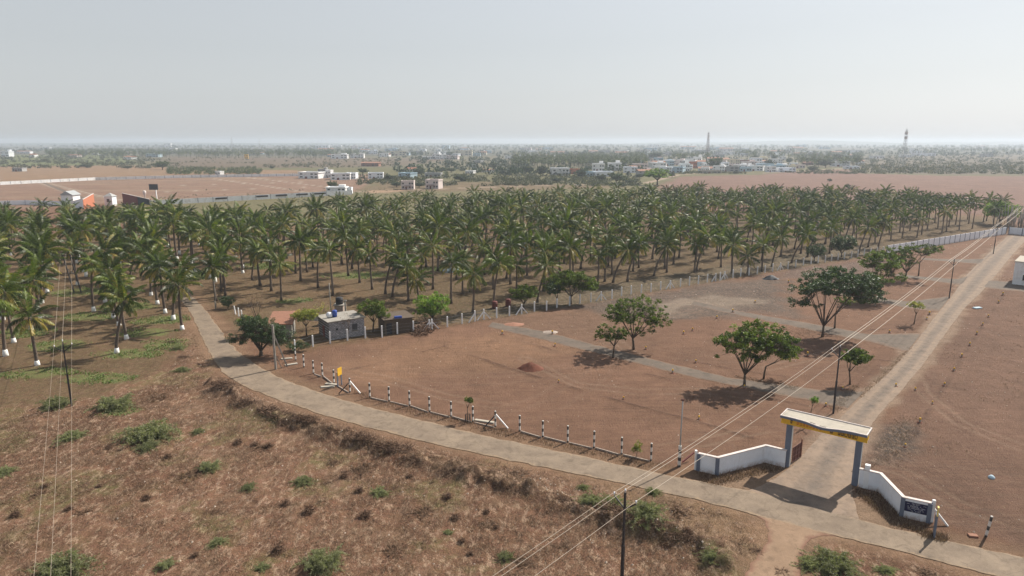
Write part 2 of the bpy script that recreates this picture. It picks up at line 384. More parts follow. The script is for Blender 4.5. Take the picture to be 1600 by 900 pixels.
SIDE = [([(770, 503), (850, 517), (940, 541), (1040, 566), (1140, 590), (1230, 601), (1290, 610), (1352, 610)], [(762, 511), (840, 529), (920, 549), (1000, 569), (1100, 593), (1200, 614), (1260, 625), (1322, 640)]),
        ([(1085, 470), (1160, 487), (1230, 499), (1300, 511), (1360, 522), (1440, 520)], [(1080, 476), (1160, 494), (1230, 508), (1300, 523), (1370, 536), (1416, 551)]),
        ([(1290, 452), (1360, 464), (1420, 471), (1486, 462)], [(1290, 456), (1360, 470), (1415, 481), (1466, 487)]),
        ([(1400, 428), (1450, 433), (1500, 436), (1520, 428)], [(1400, 432), (1450, 438), (1490, 444), (1506, 446)]),
        ([(1440, 403), (1490, 405), (1540, 404)], [(1440, 406), (1490, 409), (1532, 413)]),
        ([(1545, 437), (1600, 442), (1700, 450)], [(1530, 449), (1600, 456), (1700, 466)])]
TRACK = ([(1150, 790), (1192, 812), (1204, 834), (1188, 862), (1166, 890), (1150, 925), (1130, 980)], [(1320, 838), (1280, 836), (1262, 848), (1256, 868), (1248, 895), (1240, 925), (1225, 980)])
roadpoly = np.concatenate([Wn(ROAD_UP), Wn(ROAD_LO)[::-1]])
lanepoly = np.concatenate([Wn(LANE_L), Wn(LANE_R)[::-1]])
trackpoly = np.concatenate([Wn(TRACK[0]), Wn(TRACK[1])[::-1]])
BERM = Wn([(338, 600), (372, 622), (410, 642), (455, 660), (520, 680), (590, 700), (650, 718), (700, 733), (755, 752), (820, 768), (880, 790), (940, 812), (1000, 826), (1060, 842), (1110, 862), (1135, 884)])
def px(*p): return Wn(p)

# rows and columns of the sheet: fine near the camera, coarse to the horizon
ys = [-400., -200., -60., -10., 15., 28.]
y = 34.0
while y < 8800: ys.append(y); y += max(.2, (y * y / (CAM_H * 683)) * 1.0 if y < 400 else y * .02)
ys.append(8900.0); ys = np.array(ys)
tt = np.linspace(-1, 1, 620)
tt = np.concatenate([np.linspace(-3.2, -1.06, 20), tt * 1.0, np.linspace(1.06, 3.2, 20)])
wid = .86 * (np.maximum(ys, 0) + 25); wid = np.minimum(wid, 8900 / 3.2 + 0 * ys) if False else wid
GX = np.clip(tt[None, :] * wid[:, None], -8900, 8900)
# keep the outermost columns monotone where clipped
for i in range(len(ys)):
    if wid[i] * 3.2 > 8900:
        a = GX[i]; k = np.where(np.abs(tt) > 1)[0]
        s_ = min(wid[i], 8600); GX[i] = np.where(np.abs(tt) <= 1, tt * s_, np.sign(tt) * (s_ + (np.abs(tt) - 1) / 2.2 * (8900 - s_)))
GY = np.repeat(ys[:, None], GX.shape[1], 1)
X = GX.ravel(); Y = GY.ravel()
n1 = fbm(X, Y, 3.0); n2 = fbm(X + 50, Y - 20, 14.0); n3 = fbm(X - 300, Y + 90, 70.0)
col = np.zeros((len(X), 3)); col[:] = FAR
litter = np.zeros(len(X)); green = np.zeros(len(X)); Z = np.zeros(len(X))
def near(poly, pad):
    lo = poly.min(0) - pad; hi = poly.max(0) + pad
    return (X > lo[0]) & (X < hi[0]) & (Y > lo[1]) & (Y < hi[1])
def zone(pts, c, soft=2.0, lit=None, grn=None, wob=1.0, world=False):
    poly = np.asarray(pts, float) if world else Wn(pts)
    k = near(poly, soft * 3); d = sdf(X[k], Y[k], poly) + (n1[k] - .5) * soft * 2 * wob + (n2[k] - .5) * soft * 2 * wob
    w = 1 - sstep(-soft, soft, d)
    col[k] = col[k] * (1 - w[:, None]) + np.asarray(c) * w[:, None]
    if lit is not None: litter[k] = litter[k] * (1 - w) + lit * w
    if grn is not None: green[k] = green[k] * (1 - w) + grn * w
zone([(-2500, 244), (4000, 244), (4000, 330), (-2500, 330)], SCRUB, 15, .1, .4)
zone([(-2500, 262), (4000, 262), (4200, 700), (-2500, 700)], OLIVE, 12, .1, .45)
zone([(-1500, 285), (3000, 330), (3000, 2500), (-1500, 2500)], RED, 6, .15, .05)
zone([(-600, 262), (60, 259), (215, 259), (300, 264), (470, 266), (470, 272), (200, 277), (0, 285), (-600, 300)], BUFF, 8, .1, .05)
zone([(-600, 242), (215, 242), (210, 257), (60, 259), (-600, 262)], (.14, .15, .085), 15, 0, .8)
zone([(260, 245), (480, 246), (720, 248), (640, 258), (480, 262), (270, 262)], (.19, .135, .105), 10, 0, .2)
zone([(-600, 292), (0, 288), (150, 281), (300, 276), (470, 272), (600, 272), (560, 300), (400, 305), (190, 316), (0, 330), (-600, 360)], PINK, 4, .3, 0)
zone([(190, 318), (300, 313), (450, 306), (560, 303), (700, 298), (900, 293), (1030, 292), (1100, 300), (1000, 345), (400, 360), (150, 345)], (.20, .165, .10), 4, .2, .45)
zone([(560, 300), (590, 283), (760, 284), (1000, 292), (800, 298), (640, 300)], (.22, .145, .10), 8, .1, .3)
zone([(1030, 290), (1062, 276), (1190, 273), (1235, 268), (1330, 264), (1345, 271), (1480, 275), (1700, 275), (2600, 285), (2600, 420), (1640, 355), (1560, 337), (1400, 326), (1200, 318), (1040, 305)], FIELD, 5, .05, 0)
zone([(1330, 246), (1480, 242), (2200, 242), (2200, 272), (1480, 273), (1345, 270)], (.17, .13, .115), 15, .1, .3)
# pale tracks between the far fields
def path(pts, w, c, soft=1.0, lit=0, grn=0):
    L = Wn(pts); k = near(L, w + 6); d = dline(X[k], Y[k], L) - w + (n1[k] - .5) * w
    q = 1 - sstep(-soft, soft, d); col[k] = col[k] * (1 - q[:, None]) + np.asarray(c) * q[:, None]
    litter[k] *= 1 - q; green[k] *= 1 - q
path([(560, 300), (640, 297), (720, 294), (800, 291), (900, 288), (960, 289), (1010, 286), (1030, 281), (1060, 273), (1110, 270)], 3.0, (.42, .32, .24))
path([(1195, 270), (1240, 268), (1290, 265), (1340, 262)], 4.0, (.48, .38, .30), 2)
path([(590, 300), (600, 298), (612, 298)], 9, (.44, .30, .20), 3)
# grove floor
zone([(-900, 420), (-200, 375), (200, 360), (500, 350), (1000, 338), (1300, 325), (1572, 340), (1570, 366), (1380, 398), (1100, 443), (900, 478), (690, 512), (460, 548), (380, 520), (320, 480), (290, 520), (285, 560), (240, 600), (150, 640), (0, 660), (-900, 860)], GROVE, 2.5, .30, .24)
zone([(560, 400), (760, 372), (1000, 340), (1300, 327), (1560, 345), (1380, 397), (1100, 441), (900, 476), (700, 508), (560, 470)], (.155, .09, .058), 4, .3, .25)  # right part darkened: shade under the palms painted into the soil
# plots
zone([(455, 558), (690, 514), (900, 479), (1100, 444), (1380, 399), (1570, 368), (1575, 372), (1340, 620), (1262, 700), (1225, 722), (1195, 718), (1120, 738), (1090, 733), (1017, 718), (812, 672), (608, 625), (520, 596)], PLOT, .8, .06, .02)
zone([(1340, 720), (1400, 625), (1450, 570), (1500, 500), (1560, 430), (1620, 370), (2600, 420), (2600, 1050), (1800, 910), (1540, 838), (1451, 812), (1411, 806), (1372, 766)], (.24, .138, .096), .8, .10, .02)
zone([(900, 482), (960, 468), (1100, 446), (1250, 423), (1240, 440), (1215, 470), (1235, 495), (1180, 488), (1120, 500), (1000, 495), (940, 500)], GREY, 3, .35, 0, 1.4)
zone([(1018, 474), (1060, 470), (1120, 462), (1185, 470), (1130, 484), (1080, 480), (1045, 492)], PALE, 2.0, .3, 0, 1.8)
zone([(1200, 430), (1330, 408), (1400, 405), (1340, 450), (1270, 440)], (.185, .125, .10), 3, .3, 0)
zone([(760, 500), (900, 482), (960, 500), (1000, 560), (880, 530), (800, 515)], (.25, .15, .10), 2, .15, 0)
zone([(1345, 735), (1365, 690), (1400, 650), (1440, 660), (1445, 690), (1410, 715)], GREY * .85, 1.2, .5, 0, 1.6)
zone([(500, 570), (600, 535), (800, 515), (900, 545), (780, 580), (600, 600)], (.32, .185, .115), 4, .05, 0, 1.4)
zone([(690, 508), (900, 476), (1100, 441), (1240, 417), (1380, 394), (1380, 380), (1200, 404), (1000, 436), (860, 462), (700, 492)], (.125, .088, .068), 1.5, .6, .25)  # strip behind the fence: dark grey soil with palm shadow painted in
# foreground field
zone([(-2500, 640), (0, 640), (150, 620), (270, 570), (292, 530), (297, 490), (312, 520), (345, 582), (420, 622), (550, 664), (720, 706), (880, 739), (1030, 771), (1150, 800), (1300, 838), (1500, 888), (1800, 960), (3500, 1400), (3000, 8000), (-4000, 8000)], FORE, 1.5, 1.0, .12)
k = (litter > .6) & (Y < 130); q = sstep(.52, .72, fbm(X[k] + 200, Y[k], 9.0, 4)) * .55; col[k] = col[k] * (1 - q[:, None]) + np.array((.16, .075, .05)) * q[:, None]
q = sstep(.5, .7, fbm(X[k] - 77, Y[k] + 31, 6.0, 4)); green[k] = np.maximum(green[k], q * .5)
# dusty verges along the road
for poly, rng_, c, am in ((roadpoly, 2.6, TAN, .85), (lanepoly, 1.6, (.40, .285, .205), .9), (trackpoly, 1.5, (.34, .22, .14), .8)):
    k = near(poly, 12); d = sdf(X[k], Y[k], poly)
    w = (1 - sstep(.1, rng_, d + (n1[k] - .5) * 2.2 + (n2[k] - .5) * 2.0)) * am
    col[k] = col[k] * (1 - w[:, None]) + np.asarray(c) * w[:, None]; litter[k] *= 1 - w * .75; green[k] *= 1 - w
zone([(1130, 757), (1200, 728), (1236, 728), (1290, 690), (1340, 700), (1332, 765), (1400, 820), (1440, 833), (1330, 825), (1220, 790)], (.36, .245, .165), 1.0, .05, 0)
zone([(300, 600), (350, 590), (420, 622), (550, 666), (700, 705), (760, 730), (650, 712), (500, 672), (380, 640), (310, 640)], (.27, .155, .10), 1.2, .7, .05)
zone([(960, 760), (1090, 785), (1150, 802), (1190, 840), (1160, 875), (1120, 850), (1020, 815), (950, 790)], (.30, .185, .115), 1.2, .6, .1)
for L_ in ([(690, 540), (780, 570), (873, 600), (974, 628), (1092, 660), (1180, 686)], [(785, 524), (860, 546), (931, 566), (1051, 594), (1100, 604)], [(1100, 600), (1200, 622), (1262, 634)], [(480, 590), (560, 575), (700, 540)], [(1335, 735), (1415, 700), (1438, 662), (1476, 605), (1504, 559), (1536, 509), (1568, 462)], [(1090, 566), (1150, 578), (1240, 590)], [(1320, 520), (1400, 512), (1440, 505)], [(1345, 560), (1400, 565)]):
    L = Wn(L_); k = near(L, 4); d = dline(X[k], Y[k], L) + (n1[k] - .5) * .7
    q = (1 - sstep(.05, .45, np.abs(d))) * sstep(.35, .6, vnoise(X[k] * .35 + 5, Y[k] * .35)); col[k] = col[k] * (1 - q[:, None] * .55) + np.array((.11, .062, .045)) * q[:, None] * .55; Z[k] += q * .12
for L_ in ([(1262, 640), (1180, 620), (1100, 610), (1000, 612), (900, 600), (820, 560)], [(1290, 660), (1200, 668), (1100, 690), (1040, 700)], [(1420, 560), (1440, 610), (1500, 660), (1600, 700)], [(1350, 720), (1420, 740), (1500, 790), (1600, 820)], [(520, 575), (600, 590), (700, 620), (820, 640), (900, 650)], [(1000, 560), (960, 530), (1010, 500), (1090, 485)], [(1330, 540), (1260, 560), (1200, 575)]):   # pairs of wheel ruts
    L = Wn(L_); k = near(L, 6); d = np.abs(dline(X[k], Y[k], L) + (n2[k] - .5) * .8 - .0); q = (1 - sstep(.12, .42, np.abs(d - .85))) * sstep(.25, .5, n2[k]); col[k] = col[k] * (1 - q[:, None] * .42) + np.array((.36, .245, .175)) * q[:, None] * .42; Z[k] -= q * .05
for cx, cy, r_ in ((900, 520, 14), (760, 545, 20), (640, 575, 26), (1120, 540, 12), (1450, 700, 22), (1500, 640, 25)):      # wheel arcs on the bare plots
    c0 = W(cx, cy); k = (np.abs(X - c0.x) < r_ * 2) & (np.abs(Y - c0.y) < r_ * 2); rr0 = np.hypot(X[k] - c0.x, Y[k] - c0.y - 8) + (n2[k] - .5) * 3
    for off in (0, 1.7, 4.5):
        q = (1 - sstep(.1, .5, np.abs(rr0 - r_ - off))) * .30 * (1 - sstep(.6, 1.6, np.hypot(X[k] - c0.x, Y[k] - c0.y) / r_)) * .6; col[k] = col[k] * (1 - q[:, None]) + np.array((.37, .25, .18)) * q[:, None]
for P_, w_ in (([(64, 282), (100, 293), (150, 305), (190, 313)], 1.1), ([(60, 285), (95, 297), (128, 311)], 1.0), ([(330, 279), (400, 288), (480, 301)], 1.2), ([(385, 277), (460, 286), (548, 297)], 1.2), ([(250, 300), (400, 295), (540, 290)], .8), ([(200, 292), (380, 287), (520, 283)], .8)):
    path(P_, w_, (.50, .42, .34), .8)
# furrows of the far layout, green ground cover
k = near(px((-600, 292), (560, 300), (470, 272), (0, 330)), 0)
f_ = sstep(.5, .72, vnoise(X[k] * .012, Y[k] * .13)) * (litter[k] > .2)
col[k] = col[k] * (1 - .5 * f_[:, None]) + np.array((.36, .27, .19)) * .5 * f_[:, None]
COVER = [(205, 552, 62, 9), (255, 538, 40, 8), (300, 430, 60, 8), (95, 540, 50, 9), (330, 560, 1, 1), (60, 585, 60, 9), (150, 590, 70, 9), (250, 500, 45, 8), (195, 480, 50, 7), (420, 415, 50, 6), (560, 430, 60, 6), (140, 495, 50, 7), (40, 520, 45, 8), (130, 455, 60, 7), (460, 470, 30, 5), (500, 405, 40, 5), (700, 420, 50, 5), (230, 520, 50, 7), (180, 640, 40, 8)]
for cx, cy, rx, ry in COVER:
    a = W(cx - rx, cy); bq = W(cx + rx, cy); c0 = W(cx, cy); up = W(cx, cy - ry); dn = W(cx, cy + ry)
    ex = (bq - a).length / 2; ey = (up - dn).length / 2
    k = (np.abs(X - c0.x) < ex * 1.6) & (np.abs(Y - c0.y) < ey * 1.6)
    d = np.sqrt(((X[k] - c0.x) / ex) ** 2 + ((Y[k] - c0.y) / ey) ** 2) + (n1[k] - .5) * .9
    green[k] = np.maximum(green[k], 1.25 * (1 - sstep(.5, 1.1, d)))
# relief
droad = np.full(len(X), 50.0)
for poly in (roadpoly, lanepoly, trackpoly) + tuple(np.concatenate([Wn(a), Wn(b)[::-1]]) for a, b in SIDE):
    k = near(poly, 12); droad[k] = np.minimum(droad[k], sdf(X[k], Y[k], poly))
flat = sstep(.3, 3.0, droad)
nearw = 1 - sstep(260, 420, Y)
Z += nearw * flat * litter * ((fbm(X, Y, 1.3, 3) - .5) * .42 + (fbm(X, Y, 7, 3) - .5) * .5)
Z += nearw * flat * (fbm(X + 9, Y, 2.2, 3) - .5) * .06
k = near(BERM, 10); d = dline(X[k], Y[k], BERM); hn = fbm(X[k], Y[k], 4.0, 3); hn2 = fbm(X[k], Y[k], .9, 2)
w = np.exp(-(d / 1.5) ** 2) * np.clip(.35 + 1.6 * (hn - .22), 0, 1.7) * sstep(.2, 1.2, droad[k])
Z[k] += w * (1.0 + 1.5 * (hn2 - .5)); ww = np.clip(w * 1.2, 0, .8)[:, None]
col[k] = col[k] * (1 - ww) + np.array((.125, .068, .046)) * ww
far = sstep(1200, 5000, Y); Z += 0 * far
inroad = droad < .25
Z[inroad] = -.03
V = np.stack([X, Y, Z], 1)
nr, nc = GX.shape
idx = np.arange(nr * nc).reshape(nr, nc)
F = np.stack([idx[:-1, :-1].ravel(), idx[:-1, 1:].ravel(), idx[1:, 1:].ravel(), idx[1:, :-1].ravel()], 1)
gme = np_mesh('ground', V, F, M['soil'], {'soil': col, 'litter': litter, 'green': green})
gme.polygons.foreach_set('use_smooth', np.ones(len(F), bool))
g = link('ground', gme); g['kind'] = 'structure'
ZG = Z.reshape(nr, nc)
def gz(x, y):                                             # height of the sheet
    i = int(np.clip(np.searchsorted(ys, y) - 1, 0, nr - 2)); fy = (y - ys[i]) / (ys[i + 1] - ys[i])
    def row(r):
        return float(np.interp(x, GX[r], ZG[r]))
    return row(i) * (1 - fy) + row(i + 1) * fy
def GP(x, y, dz=0.0):
    p = W(x, y); p.z = gz(p.x, p.y) + dz; return p
def gzn(x, y): return np.array([gz(a, b_) for a, b_ in zip(x, y)])

# roads as sheets with ragged edges
def resample(P, n):
    d = np.concatenate([[0], np.cumsum(np.linalg.norm(np.diff(P, axis=0), axis=1))]); t = np.linspace(0, d[-1], n)
    Q = np.stack([np.interp(t, d, P[:, 0]), np.interp(t, d, P[:, 1])], 1)
    k = max(1, n // 60); ker = np.ones(2 * k + 1) / (2 * k + 1)       # soften the kinks
    for a in range(2):
        s_ = np.convolve(np.pad(Q[:, a], k, 'edge'), ker, 'valid'); s_[0] = Q[0, a]; s_[-1] = Q[-1, a]; Q[:, a] = s_
    return Q
def road(name, Lp, Rp, mat, z, rag=.35, step=.35):
    A, B_ = Wn(Lp), Wn(Rp)
    L = max(np.linalg.norm(np.diff(A, axis=0), axis=1).sum(), 5); n = int(min(L / step, 1400)); A = resample(A, n); B_ = resample(B_, n)
    na = fbm(A[:, 0], A[:, 1], 1.2, 4) - .5; nb = fbm(B_[:, 0], B_[:, 1], 1.2, 4) - .5
    D = B_ - A; u = D / (np.linalg.norm(D, axis=1)[:, None] + 1e-9)
    A = A + u * (na[:, None] * rag * 2); B_ = B_ + u * (nb[:, None] * rag * 2)
    m = 13; V = []; E = []
    for j in range(m):
        t = j / (m - 1); P = A * (1 - t) + B_ * t
        zz = z - .02 * (abs(2 * t - 1) ** 6)
        V.append(np.concatenate([P, np.full((n, 1), zz)], 1)); E.append(np.full(n, abs(2 * t - 1) ** 2.2) if name != 'lane' else .62 * abs(2 * t - 1) ** .8 + .34 * (1 - np.clip(abs(abs(2 * t - 1) - .55) / .2, 0, 1)) * np.ones(n) + .1)
    V = np.stack(V, 1).reshape(-1, 3); E = np.stack(E, 1).ravel()
    ii = np.arange(n * m).reshape(n, m)
    F = np.stack([ii[:-1, :-1].ravel(), ii[1:, :-1].ravel(), ii[1:, 1:].ravel(), ii[:-1, 1:].ravel()], 1)
    o = link(name, np_mesh(name, V, F, mat, {'edge': E})); o['kind'] = 'structure'; return o
road('dirt_track', *TRACK, M['track'], .010, .6)
for a, b_ in SIDE: road('side_road', a, b_, M['gravelroad'], .016, .3)
road('lane', LANE_L, LANE_R, M['lane'], .024, .16)
road('road', ROAD_UP, ROAD_LO, M['asphalt'], .034, .30)

# low hills on the horizon
def ridge(y0, h0, seed, x0, x1):
    n = 260; xs = np.linspace(x0, x1, n); r = fbm(xs, xs * 0 + seed * 31.7, 900, 5) * h0
    r *= sstep(0, .1, (xs - x0) / (x1 - x0)) * (1 - sstep(.9, 1, (xs - x0) / (x1 - x0)))
    V = []; prof = [(-400, 0), (-200, .6), (0, 1), (200, .6), (400, 0)]
    for dy, f in prof: V.append(np.stack([xs, np.full(n, y0 + dy), r * f - 1], 1))
    V = np.concatenate(V); ii = np.arange(5 * n).reshape(5, n)
    F = np.stack([ii[:-1, :-1].ravel(), ii[:-1, 1:].ravel(), ii[1:, 1:].ravel(), ii[1:, :-1].ravel()], 1)
    o = link('hills', np_mesh('hills', V, F, M['hill'])); o['kind'] = 'structure'
M['hill'] = plain('hill_scrub', (.07, .08, .05), .95, .3, .01, 0)
ridge(7600, 62, 1, 800, 8200); ridge(6900, 34, 2, -7600, 5200); ridge(8300, 75, 3, 2500, 8500)

# air
hb_ = MB().box((0, 4250, 27.0), (18400, 9500, 60)); hz = hb_.build('haze', None); hz.data.materials.clear()
m = bpy.data.materials.new('haze_air'); m.use_nodes = True; m.node_tree.nodes.clear()
pv = m.node_tree.nodes.new('ShaderNodeVolumePrincipled'); pv.inputs['Color'].default_value = (.70, .79, .91, 1)
pv.inputs['Density'].default_value = .00020; pv.inputs['Anisotropy'].default_value = .25
om = m.node_tree.nodes.new('ShaderNodeOutputMaterial'); m.node_tree.links.new(pv.outputs[0], om.inputs['Volume'])
hz.data.materials.append(m); tag(hz, 'pale dusty haze over the whole plain', 'haze', kind='stuff')
hz.display_type = 'WIRE'

# ================================================================== vegetation generators
def frond_arrays(az, el, L, droop, nl, lw, ll, r, tip=0.0, roll=0.0, nseg=7):
    """one palm frond: rachis curve with two rows of leaflets; returns quads"""
    t = np.linspace(0, 1, nseg + 1); a = el - droop * t ** 1.3
    dx = np.cos(a); dz = np.sin(a); st = L / nseg
    cx = np.concatenate([[0], np.cumsum((dx[:-1] + dx[1:]) / 2 * st)]); cz = np.concatenate([[0], np.cumsum((dz[:-1] + dz[1:]) / 2 * st)])
    ca, sa = math.cos(az), math.sin(az)
    def P(u):
        x = np.interp(u, t, cx); z = np.interp(u, t, cz); an = np.interp(u, t, a); return x, z, an
    V = []; T = []
    u = np.linspace(.14, .98, nl)
    x, z, an = P(u)
    lenp = ll * (np.sin(np.pi * np.clip(u * .86 + .12, 0, 1)) ** .6)
    for sgn in (-1, 1):
        jit = r.normal(0, .12, nl)
        dn = .35 + .5 * r.random(nl) + .25 * u                      # how far the leaflet hangs
        sy = sgn * np.cos(dn) ; sz = -np.sin(dn)
        fw = .55 + .4 * u + jit
        # local directions: forward along rachis (cos an, sin an), up normal (-sin an, cos an), side y
        fx, fz = np.cos(an), np.sin(an); nx, nz = -np.sin(an), np.cos(an)
        dX = fx * fw + nx * sz; dY = sy; dZ = fz * fw + nz * sz
        nn = np.sqrt(dX ** 2 + dY ** 2 + dZ ** 2); dX /= nn; dY = dY / nn; dZ /= nn
        p0 = np.stack([x, np.zeros(nl), z], 1); d = np.stack([dX, dY, dZ], 1)
        mid = p0 + d * (lenp * .55)[:, None]
        d2 = d + np.array([0, 0, -.55]); d2 /= np.linalg.norm(d2, axis=1)[:, None]
        end = mid + d2 * (lenp * .45)[:, None]
        w = np.stack([fx, np.zeros(nl), fz], 1) * lw / 2
        V.append(np.stack([p0 - w * .6, p0 + w * .6, mid + w, mid - w], 1)); V.append(np.stack([mid - w, mid + w, end + w * .15, end - w * .15], 1))
        T += [nl * 2]
    V = np.concatenate(V)                                         # (n,4,3)
    xs, zs, an = P(t); hw = .05 * (1 - .75 * t)
    A = np.stack([xs, -hw, zs + .02], 1); B_ = np.stack([xs, hw, zs + .02], 1)
    rq = np.stack([A[:-1], B_[:-1], B_[1:], A[1:]], 1); V = np.concatenate([V, rq])
    Vr = V.copy(); Vr[..., 0] = V[..., 0] * ca - V[..., 1] * sa; Vr[..., 1] = V[..., 0] * sa + V[..., 1] * ca
    return Vr
def crown_arrays(seed, nf=26, nl=24, lw=.11, ll=.92, L=4.1, droopy=1.0):
    r = np.random.default_rng(seed); Q = []; T = []
    for i in range(nf):
        az = i * 2.39996 + r.normal(0, .15); f = i / (nf - 1)
        el = R(86 - 112 * f ** .9) + r.normal(0, R(8)); l = L * (.78 + .3 * math.sin(math.pi * min(1, f + .25))) * r.uniform(.9, 1.08)
        dr = R(48 + 52 * (1 - f) * f * 2) * droopy * r.uniform(.8, 1.25)
        q = frond_arrays(az, el, l, dr, nl, lw, ll, r)
        base = np.array([.12 * math.cos(az), .12 * math.sin(az), .25 * (1 - f)])
        Q.append(q + base)
        tn = r.choice([.08, .25, .42, .62]) + r.uniform(0, .12)  # random light and dark fronds paint sun-and-shade contrast into the crown
        if f > .78: tn = r.uniform(.72, 1.0) if r.random() < .75 else tn
        elif r.random() < .12: tn = r.uniform(.7, .85)
        T.append(np.clip(tn + r.normal(0, .05, len(q)), 0, 1).repeat(4))
    Q = np.concatenate(Q); return Q.reshape(-1, 3), np.concatenate(T)
def quads(n): return np.arange(n * 4).reshape(n, 4)
def stem_bits():                                             # the stub of leaf bases and a few nuts under the crown
    mb = MB()
    return mb
CROWNS = []
for k in range(8):
    V, T = crown_arrays(100 + k, nf=[24, 28, 21, 26, 25, 20, 29, 23][k], L=[3.9, 4.4, 3.6, 4.2, 3.9, 4.1, 4.6, 3.8][k], droopy=[1, .85, 1.15, 1, 1.2, .9, 1, 1.1][k])
    CROWNS.append(np_mesh('palm_crown', V, quads(len(V) // 4), M['palm'], {'tint': T}))
TRUNKS = []
def trunk_pts(h, lx, n=9, ph=0.0):
    return [Vector((lx * (t ** 1.6) + .12 * math.sin(3 * t + ph), .08 * math.sin(4 * t + ph * 2), h * t)) for t in [i / (n - 1) for i in range(n)]]
for k in range(9):
    h = [7.2, 8.0, 6.6, 8.6, 7.6, 9.2, 7.0, 8.2, 4.2][k]; lx = [.2, .5, .1, .9, 1.8, .4, 3.2, 2.4, .3][k]
    pts = trunk_pts(h, lx, ph=k * 1.3); rad = [.24 * (1 - .42 * (i / 8)) + (.10 if i == 0 else 0) + (.05 if i == 8 else 0) for i in range(9)]
    mb = MB().tube(pts, rad, 9); me = mb.mesh('palm_trunk', M['palm_bark'])
    wb = MB().tube([Vector((pts[0].x, pts[0].y, .0)), pts[0] * .75 + pts[1] * .25, pts[0] * .15 + pts[1] * .85], [.36, .335, .265], 10); we = wb.mesh('whitewash_band', M['whitewash'])
    TRUNKS.append((me, we, pts[-1], h))
def palm(x, y, trunk, crown, rz, sc_, white, label, group, sag=0.0):
    rt = empty('coconut_palm', (x, y, gz(x, y) - .03), rz, label, 'palm tree', group); rt.scale = (sc_,) * 3
    me, we, top, h = TRUNKS[trunk]
    link('trunk', me, rt)
    if white: link('whitewash_band', we, rt)
    c = link('crown', CROWNS[crown], rt, top - Vector((0, 0, .15)), random.uniform(0, 6.28)); c.scale = (.94, .94, random.uniform(.9, 1.08))
    c.rotation_euler = (random.uniform(-.12, .12), random.uniform(-.12, .12), random.uniform(0, 6.28))
    return rt
G_PALM = 'coconut palms of the grove'
PP = []                                                      # (x, y) already taken
# palms whose foot can be read in the photo: px, py, trunk, white, label, crown direction
FRONT = [
 (58, 571, 2, 1, 'short coconut palm with white base standing nearest the left power pole'),
 (10, 557, 3, 1, 'tall coconut palm with white base at the left edge of the picture'),
 (184, 551, 4, 1, 'coconut palm with bent trunk and white base on the green weed patch'),
 (198, 530, 0, 1, 'coconut palm just behind the bent one on the green weed patch'),
 (285, 515, 0, 1, 'coconut palm with white base beside the road edge, right of the weed patch'),
 (271, 500, 7, 1, 'leaning coconut palm with white base left of the road end'),
 (258, 489, 1, 1, 'coconut palm with white base behind the leaning roadside palm'),
 (246, 475, 2, 1, None), (236, 462, 0, 1, None), (177, 497, 1, 1, 'coconut palm with white base left of the weed patch'), (165, 472, 3, 1, None), (186, 508, 0, 1, None),
 (240, 440, 5, 1, None), (75, 457, 1, 1, 'coconut palm with white base left of the twin leaning poles'), (70, 448, 0, 1, None), (135, 432, 5, 1, None), (131, 425, 1, 1, None), (5, 500, 5, 1, None), (-12, 530, 3, 1, None), (22, 535, 0, 1, None),
 (345, 455, 1, 0, None), (352, 462, 0, 0, None), (349, 449, 5, 0, None), (337, 470, 2, 0, 'coconut palm at the right side of the road end'),
 (423, 455, 1, 0, None), (439, 470, 1, 0, 'straight coconut palm left of the sheeted heap in the grove clearing'), (462, 427, 1, 0, None), (480, 425, 0, 0, None), (497, 450, 3, 0, 'straight coconut palm just behind the sheeted heap'), (520, 462, 5, 0, None),
 (545, 431, 1, 0, None), (562, 442, 0, 0, None), (582, 452, 1, 0, None), (602, 459, 7, 0, 'coconut palm behind the small green tree, leaning slightly right'), (614, 463, 4, 0, 'coconut palm leaning right, behind the bright green tree'), (638, 471, 2, 0, None), (653, 468, 8, 0, 'low young coconut palm among taller trunks left of the bright green tree'),
 (704, 474, 1, 0, 'straight coconut palm right behind the bright green tree'), (676, 452, 5, 0, None), (739, 487, 0, 0, 'coconut palm beside the white fence, right of the bright green tree'), (772, 481, 3, 0, 'coconut palm with thick base behind the white fence near the red drums'), (797, 444, 1, 0, None),
 (840, 473, 4, 0, 'short leaning coconut palm between the two round fence trees'), (934, 447, 2, 0, None), (944, 440, 1, 0, None), (957, 442, 6, 0, 'strongly leaning coconut palm right of the dark fence tree'), (980, 440, 7, 0, 'second leaning coconut palm right of the dark fence tree'),
 (998, 418, 0, 0, None), (1021, 431, 6, 0, 'long leaning coconut palm behind the middle of the white fence'), (1041, 426, 1, 0, 'upright coconut palm behind the middle of the white fence'), (1085, 426, 0, 0, None), (1088, 424, 7, 0, None), (1127, 417, 1, 0, None), (1143, 427, 2, 0, None), (1168, 427, 8, 0, None), (1190, 424, 2, 0, None),
 (1206, 416, 4, 0, None), (1236, 411, 6, 0, None), (1262, 402, 4, 0, None), (1296, 396, 2, 0, None), (1341, 396, 6, 0, 'leaning coconut palm behind the fence beside the start of the white wall'), (1356, 386, 7, 0, None), (1372, 388, 4, 0, None),
]
gen = random.Random(5)
def is_clear(x, y, d):
    return all((x - a) ** 2 + (y - b_) ** 2 > d * d for a, b_ in PP)
cand = []
for (ax, ay, tr, wh, lb) in FRONT:
    p = W(ax, ay); PP.append((p.x, p.y)); cand.append((p.x, p.y, tr, wh, lb, True))
